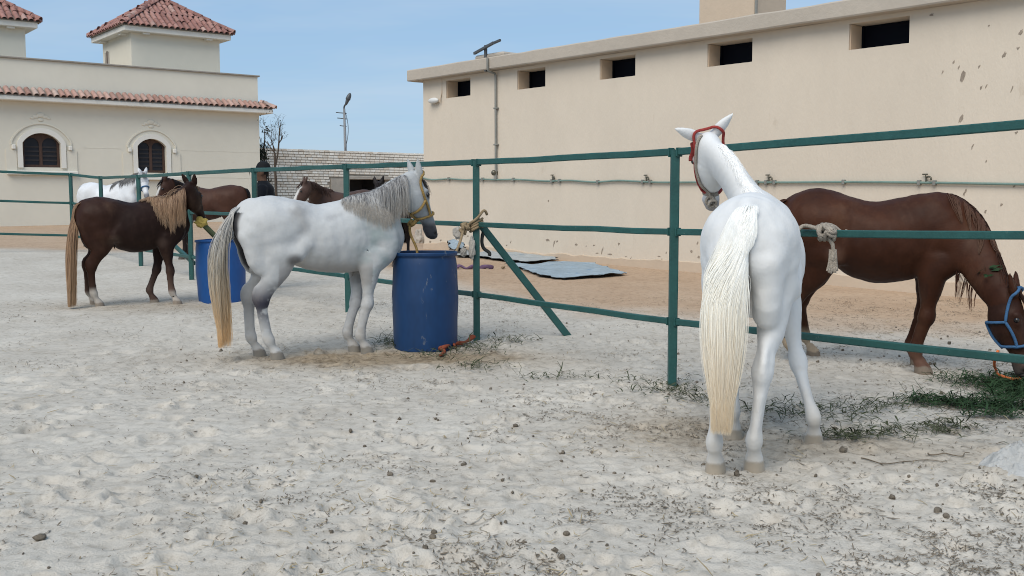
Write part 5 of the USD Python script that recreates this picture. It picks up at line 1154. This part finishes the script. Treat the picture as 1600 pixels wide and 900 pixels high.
far_horse('almost black horse whose dark poll shows behind the grey horse mane', (-2.06, 17.9), 262, .87, at(592, 289, 17.0), (-.2, -.98), 1.15, (.022, .018, .018), (.02, .016, .016), (.02, .016, .016), lambda H, v, c, n: white_face(H, v, c, .014, a0=.14, a1=.24), side=1, neck_in=.25)

# ------------------------------------------------------------------ the person
def build_person():
    L0 = at(412, 300, 14.1); g_ = float(gz(14.1)); loc = np.array([L0[0], 14.1, g_])
    t = thing('person', 'person in black cap and dark navy jacket standing behind the grey horse', 'person', loc, 182)
    k_ = (CAM_H + (307 - 252) * 14.1 / 1600 - g_) / 1.83
    F_ = Field((-.42, -.42, -.03), (.42, .42, 1.86), .0125)
    F_.chain([(0, 0, .92, .165, .11), (0, 0, 1.05, .165, .13), (-.01, 0, 1.25, .185, .15), (-.015, 0, 1.40, .19, .135), (.0, 0, 1.47, .13, .075)], k=.03)
    F_.chain([(.0, 0, 1.46, .065, .062), (.012, 0, 1.56, .056, .056)], k=.04)
    F_.chain([(.015, 0, 1.60, .062, .07), (.012, 0, 1.68, .075, .092), (.0, 0, 1.735, .074, .09)], k=.02)
    F_.chain([(.055, 0, 1.575, .04, .045), (.075, 0, 1.60, .03, .03)], k=.03)                       # jaw
    F_.chain([(.100, 0, 1.675, .012, .012), (.122, 0, 1.635, .016, .014)], k=.012)                   # nose
    F_.chain([(.098, -.02, 1.602, .012, .008), (.098, .02, 1.602, .012, .008)], L=(0, 0, 1), k=.008)  # lips
    F_.chain([(.085, -.05, 1.69, .012, .012), (.088, .05, 1.69, .012, .012)], L=(0, 0, 1), k=.02)     # brow
    for s in (-1, 1):
        F_.chain([(.0, s * .077, 1.635, .012, .02), (-.005, s * .08, 1.67, .014, .026)], k=.01)      # ear
        F_.chain([(-.01, s * .17, 1.43, .065, .075), (-.02, s * .23, 1.33, .06, .072), (-.03, s * .255, 1.13, .05, .058), (.02, s * .255, .93, .035, .038), (.035, s * .25, .87, .03, .026)], k=.035)
        F_.chain([(.035, s * .25, .88, .018, .032), (.05, s * .247, .80, .015, .042)], k=.02)          # palm
        for q, (ox, ln) in enumerate(((.03, .075), (.01, .085), (-.01, .08), (-.028, .062))):
            b_ = np.array([.05 + ox, s * .247, .79]); F_.chain([(*b_, .0095, .0095), (*(b_ + [.008, -s * .006, -ln * .5]), .009, .009), (*(b_ + [.0, -s * .022, -ln]), .008, .008)], k=.006)
        F_.chain([(.075, s * .24, .85, .011, .011), (.105, s * .228, .81, .010, .010), (.112, s * .222, .775, .009, .009)], k=.012)
        F_.chain([(0, s * .085, .95, .095, .11), (.01, s * .095, .72, .08, .09), (.015, s * .10, .52, .06, .065), (-.005, s * .10, .33, .058, .062), (-.01, s * .10, .10, .052, .055)], k=.03)
        F_.chain([(-.04, s * .10, .05, .045, .045), (.06, s * .105, .045, .045, .04), (.17, s * .11, .03, .035, .025)], k=.03)
    m = F_.surface(); v = np.array(m.vertices)
    skin, jac, tro, shoe, hairc = (.11, .062, .042), (.0055, .007, .011), (.03, .032, .04), (.02, .018, .016), (.012, .010, .009)
    c = base_col(v, jac); c = put(c, (v[:, 2] < .93) * 1.0 * (np.abs(v[:, 1]) < .205), tro); c = put(c, (v[:, 2] < .085) * 1.0, shoe)
    c = put(c, (v[:, 2] > 1.548) * 1.0, skin); c = put(c, ((np.abs(v[:, 1]) > .2) & (v[:, 2] < .885)) * 1.0, skin)
    c = put(c, ((v[:, 2] > 1.63) & (v[:, 0] < -.01) & (np.abs(v[:, 1]) < .076)) * 1.0, hairc); c = put(c, ((v[:, 2] > 1.56) & (v[:, 0] < -.045)) * 1.0, hairc)
    for s in (-1, 1): c = put(c, 1 - ss(.010, .016, np.sqrt((v[:, 0] - .092) ** 2 + (v[:, 1] - s * .034) ** 2 + (v[:, 2] - 1.67) ** 2)), (.02, .015, .012))
    obj('body', trimesh.Trimesh(v * k_, m.faces, process=False), coat_material('cloth_and_skin', rough=.8, dirt_amt=.0, var=.12, sheen=.05, spec=.15), t, smooth=True, col=c)
    C = Field((-.2, -.16, 1.6), (.3, .16, 1.88), .009)
    C.chain([(.0, 0, 1.705, .092, .108), (-.004, 0, 1.745, .084, .098), (-.004, 0, 1.765, .05, .06)], k=.02)
    C.chain([(.02, 0, 1.395, .3, .3), (.02, 0, 1.2, .3, .3)], k=.004, cut=True)
    C.chain([(.09, -.05, 1.705, .010, .05), (.135, 0, 1.70, .010, .07), (.09, .05, 1.705, .010, .05)], L=(0, 0, 1), k=.012)
    C.chain([(.09, 0, 1.708, .06, .010), (.17, 0, 1.70, .068, .008), (.225, 0, 1.692, .05, .006)], k=.012)
    cm = C.surface(); obj('cap', trimesh.Trimesh(np.array(cm.vertices) * k_, cm.faces, process=False), MAT['cap'], t, smooth=True)
    col = tube([(.075 * math.cos(a), .08 * math.sin(a), 1.50 + .012 * math.cos(a)) for a in np.linspace(0, 2 * np.pi, 24, endpoint=False)], .018, 8, closed=True); col.vertices = np.array(col.vertices) * k_
    obj('collar', col, MAT['cap'], t, smooth=True)
build_person()

# ------------------------------------------------------------------ ropes
def rope(name, pts, r, mat, label, n=40, jit=0.0, extra=None, seed=0):
    p = spline(np.array(pts), n); g = np.random.default_rng(seed)
    if jit: p[1:-1] += g.normal(0, jit, (n - 2, 3))
    p0 = p[0].copy(); ms = [tube(p - p0, r, 7)]
    for e in (extra or []): ms.append(tube(np.array(e) - p0, r, 7))
    x = UsdGeom.Xform.Define(stage, numbered('/World', name)); x.AddTranslateOp().Set(Gf.Vec3d(*map(float, p0))); tag(x.GetPrim(), label, 'rope')
    obj('strand', ms[0], MAT[mat], x.GetPrim(), smooth=True)
    for m in ms[1:]: obj('knot', m, MAT[mat], x.GetPrim(), smooth=True)
def knot(c, r, turns, ax, seed, n=40):
    g = np.random.default_rng(seed); t = np.linspace(0, 2 * np.pi * turns, n); A = unit(g.normal(0, 1, 3)); B = unit(np.cross(A, g.normal(0, 1, 3)))
    return np.asarray(c) + np.outer(np.cos(t), A) * r + np.outer(np.sin(t) * np.cos(t * .37), B) * r + np.outer(np.sin(t * .7), np.cross(A, B)) * r * .9
chin = HG.world(HG.hp(.36, -.185, 0))
inb = np.array([DR[0] - .10, DR[1] - .02, DR[2] + .78])
rope('lead_rope', [chin, lerp(chin, inb, .3) + [-.02, 0, -.02], lerp(chin, inb, .6) + [.02, 0, 0], inb], .012, 'rope_yellow', 'tan lead rope hanging from the grey horse halter into the drum', extra=[knot(chin + [0, 0, -.03], .03, 4, 0, 1)])
pm = rails[2][1]
inb2 = np.array([DR[0] + .255, DR[1] + .10, DR[2] + .84])
kn = pm + np.array([-.10, -.06, -.02])
wrapp = [pm + np.array([.052 * math.cos(a) * 1.1, .052 * math.sin(a) * 1.1, .0 + .004 * a - .05 + .03 * math.cos(a)]) for a in np.linspace(0, 2 * np.pi * 3, 60)]
rope('tether_rope', [inb2, lerp(inb2, kn, .35) + [0, 0, -.02], lerp(inb2, kn, .7), kn, pm + [.02, -.07, .07], pm + [.07, -.04, .13], pm + [.10, 0, .09]], .013, 'rope_tan', 'knotted tan rope tying the front drum to the green fence post', extra=[wrapp, knot(kn, .035, 5, 0, 2), knot(kn + [-.03, 0, -.05], .028, 4, 0, 3)])
rag = trimesh.creation.icosphere(3, 1.0); 
def cloth_bit(c, size, seed, sc=(1, .5, 1.3)):
    m = trimesh.creation.icosphere(3, 1.0); v = np.array(m.vertices); n = meshkit.fbm(v * 2.2 + seed, 3, seed); v = v * np.array(sc) * size * (.5 + n[:, None]); m.vertices = v + np.asarray(c); return m
tag(obj('rope_end', [cloth_bit(kn + [.06, -.01, -.20], .05, 3, (.6, .5, 2.0)), cloth_bit(kn + [-.07, 0, -.06], .045, 4), cloth_bit(kn + [-.02, .02, -.24], .035, 5, (.8, .5, 1.2))], MAT['rag_grey'], smooth=True), 'frayed grey cloth ends hanging from the tied rope at the fence post', 'cloth')
hk = pm + np.array([.085, .05, -.10])
tag(obj('strap_end', tube(spline([hk + [-.02, 0, .03], hk + [-.035, 0, -.06], hk + [-.005, 0, -.14], hk + [.035, 0, -.17], hk + [.035, 0, -.20]], 20), .017, 7), MAT['dark_rope'], smooth=True), 'short dark strap hooked behind the fence post under the brace', 'strap')
kr = rail_point(0, 1, 1288); kl = rail_point(0, 1, 1257)
neckside = HW.world(np.array([.70, -.08, 1.19]))
ra = unit(rails[1][1] - rails[0][1])
coil = [kr + ra * .10 * (.5 - i / 69) * 1.3 + np.array([0, .042 * math.cos(a), .042 * math.sin(a)]) for i, a in enumerate(np.linspace(0, 2 * np.pi * 4, 70))]
rope('tether_rope', [neckside, lerp(neckside, kl, .6), kl + [-.03, -.04, .045], kr + [-.03, -.05, .03], kr + [.04, -.05, .035], kr + [.10, -.045, .0], kr + [.12, -.045, .02]], .013, 'rope_grey', 'pale rope tying the white horse to the middle rail', extra=[coil, knot(kr + [0, -.045, .015], .05, 6, 0, 5, 60), [kr + [.0, -.05, -.02], kr + [.03, -.052, -.07], kr + [.035, -.052, -.12], kr + [.03, -.05, -.17]]])
tas = [tube(spline([kr + [.03 + dx_, -.05, -.10], kr + [.032 + dx_ * 1.2, -.052, -.16], kr + [.03 + dx_ * 1.9, -.05, -.235 - dz_]], 8), .009, 5) for dx_, dz_ in zip(np.linspace(-.016, .016, 6), (0, .01, .015, .005, .012, 0))]
tag(obj('rope_tassel', tas, MAT['rope_grey'], smooth=True), 'frayed pale rope end dangling below the middle rail knot', 'rope end')
nk = HW.crest[7] + HW.neckL[7] * .05
rl = HW.F.snap(np.array([lerp(HW.hp(-.14, .0, .06), HW.hp(.38, -.18, .05), t_) + HW.Lh * .05 * math.sin(t_ * 3.1) for t_ in np.linspace(0, 1, 20)]), .012)
rope('lead_rope', list(HW.world(rl))[::3] + [HW.world(HW.hp(.38, -.185, .03)), HW.world(HW.F.snap(np.array([[.86, .10, 1.25]]), .02))[0], HW.world(HW.F.snap(np.array([[.74, .05, 1.15]]), .02))[0]], .009, 'rope_grey', 'thin grey rope hanging down the white horse neck from its halter', extra=[HW.world(knot(HW.hp(.38, -.19, .04), .03, 4, 0, 7))])
ch = HB.world(HB.hp(.40, -.17, 0.0)); q1 = gp(1556, 590); q2 = gp(1562, 601); q3 = gp(1580, 606); q4 = gp(1600, 604); q5 = gp(1625, 600)
rope('lead_rope', [ch, lerp(ch, q1, .5) + [-.03, -.02, 0], q1 + [0, 0, .06], q2 + [0, -.03, .07], q3 + [0, -.05, .075], q4 + [0, -.04, .08], q5 + [0, 0, .06]], .011, 'rope_orange', 'orange lead rope looping from the blue halter to the fodder')

# ------------------------------------------------------------------ things lying about
def sheet(name, pts, mat, label, seed, thick=.008, amp=.05, cat='sheet'):
    P = np.array([gp(*q) for q in pts]); poly = Polygon(P[:, :2]).buffer(.02); c = poly.centroid
    minx, miny, maxx, maxy = poly.bounds; s = .07; pts2 = []
    gx_, gy_ = np.meshgrid(np.arange(minx, maxx, s), np.arange(miny, maxy, s * 1.3)); q = np.c_[gx_.ravel(), gy_.ravel()]
    inside = shapely.contains_xy(poly.buffer(-.03), q[:, 0], q[:, 1]); q = q[inside]
    ring = np.array(poly.exterior.segmentize(.08).coords)[:-1]; ring += np.random.default_rng(seed).normal(0, .018, ring.shape); q = np.vstack([ring, q])
    from scipy.spatial import Delaunay
    tri = Delaunay(q).simplices; cen = q[tri].mean(1); rp = Polygon(ring).buffer(0); tri = tri[shapely.contains_xy(rp, cen[:, 0], cen[:, 1])]
    d = q[tri]; cr = (d[:, 1, 0] - d[:, 0, 0]) * (d[:, 2, 1] - d[:, 0, 1]) - (d[:, 1, 1] - d[:, 0, 1]) * (d[:, 2, 0] - d[:, 0, 0]); tri[cr < 0] = tri[cr < 0][:, ::-1]
    q3 = np.c_[q, q[:, 0] * 0]; z = gz(q[:, 1]) + .012 + amp * (meshkit.fbm(q3 * 1.6 + seed, 4, seed) ** 1.5) + amp * .5 * (1 - np.abs(2 * meshkit.fbm(q3 * 2.3 + 9, 2, seed) - 1)) ** 4 + .02 * (meshkit.noise(q3 * 5, seed))
    n, nr = len(q), len(ring)
    V = np.vstack([np.c_[q, z + thick], np.c_[q, z]]); Fc = [tri, tri[:, ::-1] + n]
    i = np.arange(nr); k_ = (i + 1) % nr; Fc += [np.c_[i, k_ + n, k_], np.c_[i, i + n, k_ + n]]
    loc = np.array([c.x, c.y, float(gz(c.y))]); t = thing(name, label, cat, loc)
    m = trimesh.Trimesh(V - loc, np.vstack(Fc), process=False)
    if m.volume < 0: m.invert()
    cv = trimesh.Trimesh(m.vertices, m.faces[:len(tri)], process=False); cv.remove_unreferenced_vertices(); obj('cover', cv, MAT[mat], t, smooth=True)
    obj('edge', trimesh.Trimesh(m.vertices, m.faces[len(tri):], process=False), MAT['mat_dark'], t, smooth=False)
sheet('ground_sheet', [(712, 392), (752, 398), (800, 391), (838, 392), (862, 402), (868, 411), (822, 413), (790, 410), (752, 404), (716, 403)], 'mat_grey', 'grey woven ground sheet lying further back, nearest the drum', 4, amp=.05)
sheet('ground_sheet', [(794, 416), (832, 418), (868, 412), (925, 415), (975, 431), (935, 435), (882, 438), (845, 434), (822, 424)], 'mat_blue', 'bluish ground sheet with pointed corner in front of the other sheet', 6, amp=.035)
sheet('ground_sheet', [(700, 391), (713, 388), (726, 392), (722, 401), (706, 401)], 'mat_blue', 'crumpled pale blue sheet end behind the drum rim', 8, amp=.22)
c0, c1 = gp(714, 421), gp(790, 420)
tag(obj('twisted_cloth', [tube(spline([lerp(c0, c1, t_) + np.array([0, .06 * math.sin(t_ * 17), .03 + .02 * math.sin(t_ * 23)]) for t_ in np.linspace(0, .72, 10)], 40), .022 * (1 + .2 * np.sin(np.linspace(0, 20, 40))), 7, flat=1.8)], MAT['purple'], smooth=True), 'twisted purple cloth on the tan sand below the sheets', 'cloth')
tag(obj('stick', tube([c0 + [.75, 0, .03], c1 + [-.02, .02, .03]], [.02, .016], 6), MAT['rope_tan'], smooth=True), 'short pale stick beside the twisted purple cloth', 'stick')
# orange rag and green bits at the drum foot
r0, r1, r2 = gp(688, 551), gp(706, 546), gp(739, 537)
tr_ = thing('orange_rag', 'torn orange strap lying on the sand at the foot of the front drum', 'strap', r0)
Lr = lambda p, dz: np.asarray(p) - r0 + [0, 0, dz]
obj('strip', [tube(spline([Lr(r0, .03), Lr(lerp(r0, r1, .6), .05), Lr(r1, .05), Lr(lerp(r1, r2, .5), .035), Lr(r2, .07)], 22), .015 * (1 + .3 * np.sin(np.linspace(0, 14, 22))), 8, flat=1.7), tube(spline([Lr(lerp(r0, r1, .2), .03), Lr(gp(693, 555), .02), Lr(gp(688, 558), .015)], 8), .011, 6, flat=1.6), tube(spline([Lr(r0, .04), Lr(gp(700, 543), .09), Lr(gp(712, 548), .03)], 10), .012, 6, flat=1.6)], MAT['orange_rag'], tr_, smooth=True)
# pale sack at the right edge
def sack():
    c = gp(1596, 728); c[0] += .12; t = thing('pale_sack', 'crumpled pale sack lying on the sand at the right edge', 'sack', c)
    n = 70; x = np.linspace(-1, 1, n); X, Y = np.meshgrid(x, x, indexing='ij'); ang = np.arctan2(Y, X); rr = np.maximum(abs(X), abs(Y)); D_ = np.hypot(X, Y)
    q = np.stack([X * 1.2, Y, X * 0], -1)
    edge_ = 1 - .16 * (meshkit.noise(np.stack([np.cos(ang) * 1.6, np.sin(ang) * 1.6, ang * 0], -1), 3))
    U, V_ = X / np.maximum(D_, 1e-6) * rr * edge_, Y / np.maximum(D_, 1e-6) * rr * edge_
    h = .105 * (1 - rr ** 1.7) + .05 * (meshkit.fbm(q * 2.2, 4, 5) - .5) * (1 - rr ** 4) + .06 * (1 - np.abs(2 * meshkit.fbm(q * 2.6 + 3, 3, 9) - 1)) ** 5 * (1 - rr ** 3)
    v = np.stack([U * .40 + .12 * V_, V_ * .30, h - .012], -1).reshape(-1, 3); idx_ = np.arange(n * n).reshape(n, n)
    f = np.stack([idx_[:-1, :-1], idx_[1:, :-1], idx_[1:, 1:], idx_[:-1, 1:]], -1).reshape(-1, 4)
    bot = v.copy(); bot[:, 2] = -.05; f2 = np.vstack([f[:, [0, 1, 2]], f[:, [0, 2, 3]]])
    obj('cloth', trimesh.Trimesh(np.vstack([v, bot]), np.vstack([f2, f2[:, ::-1] + n * n]), process=False), MAT['sack'], t, smooth=True)
sack()
# grey bundle under the grey horse muzzle, far back by the wall
gb = gp(664, 380)
tag(obj('cloth_bundle', [cloth_bit(gb + [-.14, 0, .10], .13, 11, (.8, .6, 1.6)), cloth_bit(gb + [.13, 0, .10], .12, 12, (1.0, .6, 1.9)), cloth_bit(gb + [0, .1, .04], .12, 13, (2.0, .9, .5))], MAT['rag_grey'], smooth=True), 'small grey cloth bundle on the sand beyond the grey horse muzzle', 'cloth')
# pole and yellow rag in the far drum
pa, pb = at(348, 381, 12.75), at(314, 347, 12.55)
po = thing('olive_pole', 'olive pole with yellow top leaning out of the far blue drum', 'pole', pa)
obj('shaft', tube([(.14, 0, -.25), (0, 0, 0), pb - pa], [.036, .036, .034], 8), MAT['olive_pole'], po, smooth=True)
obj('yellow_wrap', cloth_bit(pb - pa, .06, 7, (1.2, .8, 1.0)), MAT['yellow'], po, smooth=True)

# ------------------------------------------------------------------ litter, dung and fodder on the sand
def slivers(n, pos, L, w, seed, tilt=.25, lift=.004, curve=.0, ang=None):
    """Thin bent flakes lying on the ground, 8 triangles each."""
    g = np.random.default_rng(seed); V = np.zeros((n, 6, 3)); a = g.uniform(0, 2 * np.pi, n) if ang is None else ang; ln = L * np.exp(g.normal(0, .45, n)); wd = w * np.exp(g.normal(0, .3, n)); tl = g.normal(0, tilt, n)
    u = np.c_[np.cos(a), np.sin(a)]; p = np.c_[-u[:, 1], u[:, 0]]; bend = g.normal(0, .25, n)
    z0 = _gi(pos) + lift + np.abs(np.sin(tl)) * ln * .5
    for k_, s in enumerate((-1, 0, 1)):
        off = u * (ln / 2 * s)[:, None] + p * (bend * ln * (s == 0) * .5)[:, None]; ww = wd * (.45 if s else 1.0)
        for j, q in enumerate((-1, 1)):
            V[:, k_ * 2 + j, :2] = pos + off + p * (ww / 2 * q)[:, None]; V[:, k_ * 2 + j, 2] = z0 + np.sin(tl) * ln / 2 * s + (s == 0) * curve * ln + q * ww * .2
    V[:, :, 2] = np.maximum(V[:, :, 2], _gi(V[:, :, :2].reshape(-1, 2)).reshape(n, 6) + .002)
    f = np.array([[0, 1, 3], [0, 3, 2], [2, 3, 5], [2, 5, 4]]); F_ = (np.arange(n)[:, None, None] * 6 + f[None]).reshape(-1, 3)
    return trimesh.Trimesh(V.reshape(-1, 3), F_, process=False)
def scatter(n, seed, dens, y0=2.9, y1=13.0, pw=1.5):
    g = np.random.default_rng(seed); out = []
    while sum(map(len, out)) < n:
        y = y0 + (y1 - y0) * g.random(n * 2) ** pw; x = g.uniform(-.54, .54, n * 2) * (y + .4); q = np.c_[x, y]
        k_ = g.random(n * 2) < dens(q); out.append(q[k_])
    return np.vstack(out)[:n]
def clumpy(q, f=1.3, th=.40, seed=3):
    n = meshkit.fbm(np.c_[q * f, q[:, :1] * 0], 4, seed); m = meshkit.fbm(np.c_[q * 7, q[:, :1] * 0], 3, seed + 1); return np.clip((n - th) * 3.2, .10, 1) * np.clip((m - .35) * 3.0, .12, 1)
right = lambda q: np.clip(.45 + .13 * q[:, 0] + .02 * q[:, 1], .25, 1)
tag(obj('dry_litter', slivers(32000, scatter(32000, 51, lambda q: clumpy(q, 1.3, .45) * right(q)), .0175, .0042, 52), MAT['litter'], smooth=False, kind='stuff'), 'dark dry bits of straw and dung trodden into the pale sand', 'litter')
tag(obj('pale_straw', slivers(3500, scatter(3500, 53, lambda q: clumpy(q, 1.0, .42, 7)), .035, .004, 54), MAT['straw'], smooth=False, kind='stuff'), 'pale straw stalks scattered thinly over the sand', 'straw')
g = np.random.default_rng(61); dp = scatter(300, 62, lambda q: clumpy(q, 1.5, .42, 11) * right(q), y1=11.0)
ds = []
for (x, y) in dp:
    s = .0065 * math.exp(g.normal(0, .4)); m = trimesh.creation.icosphere(1, s); m.vertices = np.array(m.vertices) * g.uniform(.7, 1.35, (1, 3)) * (1 + .2 * g.normal(0, 1, (len(m.vertices), 1))); m.apply_translation((x, y, gzd(x, y) + s * .45)); ds.append(m)
for px, py, s in ((676, 752, .020), (676, 842, .022), (600, 857, .02), (790, 822, .016), (877, 726, .018), (885, 834, .02), (820, 852, .016), (548, 651, .014), (586, 664, .012), (610, 746, .022), (1465, 806, .028), (1045, 620, .024), (678, 836, .018), (1478, 812, .02), (1420, 748, .016), (960, 742, .014), (460, 740, .015), (307, 745, .014), (570, 697, .014), (1100, 726, .02)):
    q = gp(px, py); s = s * .62; m = trimesh.creation.icosphere(2, s); m.vertices = np.array(m.vertices) * g.uniform(.75, 1.3, (1, 3)) * (1 + .35 * (meshkit.fbm(np.array(m.vertices) / s * 1.2 + px, 2, 3)[:, None] - .5)); m.apply_translation((q[0], q[1], gzd(q[0], q[1]) + s * .25)); ds.append(m)
tag(obj('dung_crumbs', ds, MAT['dung'], smooth=True, kind='stuff'), 'brown dung crumbs and small clods dotted over the sand', 'dung')
def heap(name, spots, label, mat, seed, L=.075, w=.006, tilt=.35):
    g = np.random.default_rng(seed); P = []
    for px, py, rx, ry, n in spots:
        c = gp(px, py); P.append(np.c_[c[0] + g.normal(0, rx, n), c[1] + g.normal(0, ry, n)])
    P = np.vstack(P); m = slivers(len(P), P, L, w, seed + 1, tilt=tilt, lift=.008, curve=.12)
    v = np.array(m.vertices).reshape(-1, 6, 3); v[:, :, 2] += np.abs(g.normal(0, .014, (len(v), 1))); m.vertices = v.reshape(-1, 3)
    tag(obj(name, m, MAT[mat], smooth=False, kind='stuff'), label, 'fodder')
heap('green_fodder', [(1585, 606, .16, .12, 1300), (1565, 640, .20, .07, 800), (1600, 622, .16, .10, 900), (1480, 634, .14, .05, 420), (1510, 600, .13, .12, 260), (1440, 628, .08, .04, 160), (1560, 655, .12, .03, 200)], 'dark green fodder strewn on the sand under the brown horse muzzle', 'fodder', 71)
heap('green_fodder', [(1330, 690, .15, .05, 260), (1370, 640, .2, .14, 180), (1480, 675, .09, .05, 150), (1290, 655, .2, .12, 160), (1230, 645, .2, .12, 220), (1420, 680, .25, .10, 180)], 'thin scatter of wilted green stalks beside the white horse feet', 'fodder_dry', 73, L=.06)
heap('green_fodder', [(735, 548, .20, .14, 260), (610, 540, .08, .14, 170), (790, 536, .16, .08, 120), (740, 575, .16, .10, 120), (680, 560, .2, .08, 120), (880, 592, .25, .06, 110)], 'wilted green scraps around the foot of the front drum', 'fodder_dry', 75, L=.06)
heap('green_fodder', [(1050, 615, .14, .10, 260), (1085, 630, .10, .08, 120), (1020, 600, .2, .1, 90)], 'dark trampled scraps at the foot of the near fence post', 'fodder_dry', 77, L=.045)
for pts, r, lb in (([(1345, 720), (1385, 727), (1440, 724), (1480, 727)], .006, 'long thin bent twig on the sand right of the white horse'), ([(1450, 712), (1475, 717), (1515, 713)], .007, 'short pale twig near the sack on the right')):
    p = np.array([gp(*q) for q in pts]); p = spline(p, 9); p[1:-1, :2] += np.random.default_rng(int(pts[0][0])).normal(0, .008, (7, 2)); p[:, 2] = [gzd(x, y) + .010 for x, y in p[:, :2]]
    tag(obj('twig', tube(spline(p, 24), r * .65 * np.linspace(1, .5, 24), 5), MAT['litter'], smooth=True), lb, 'twig')
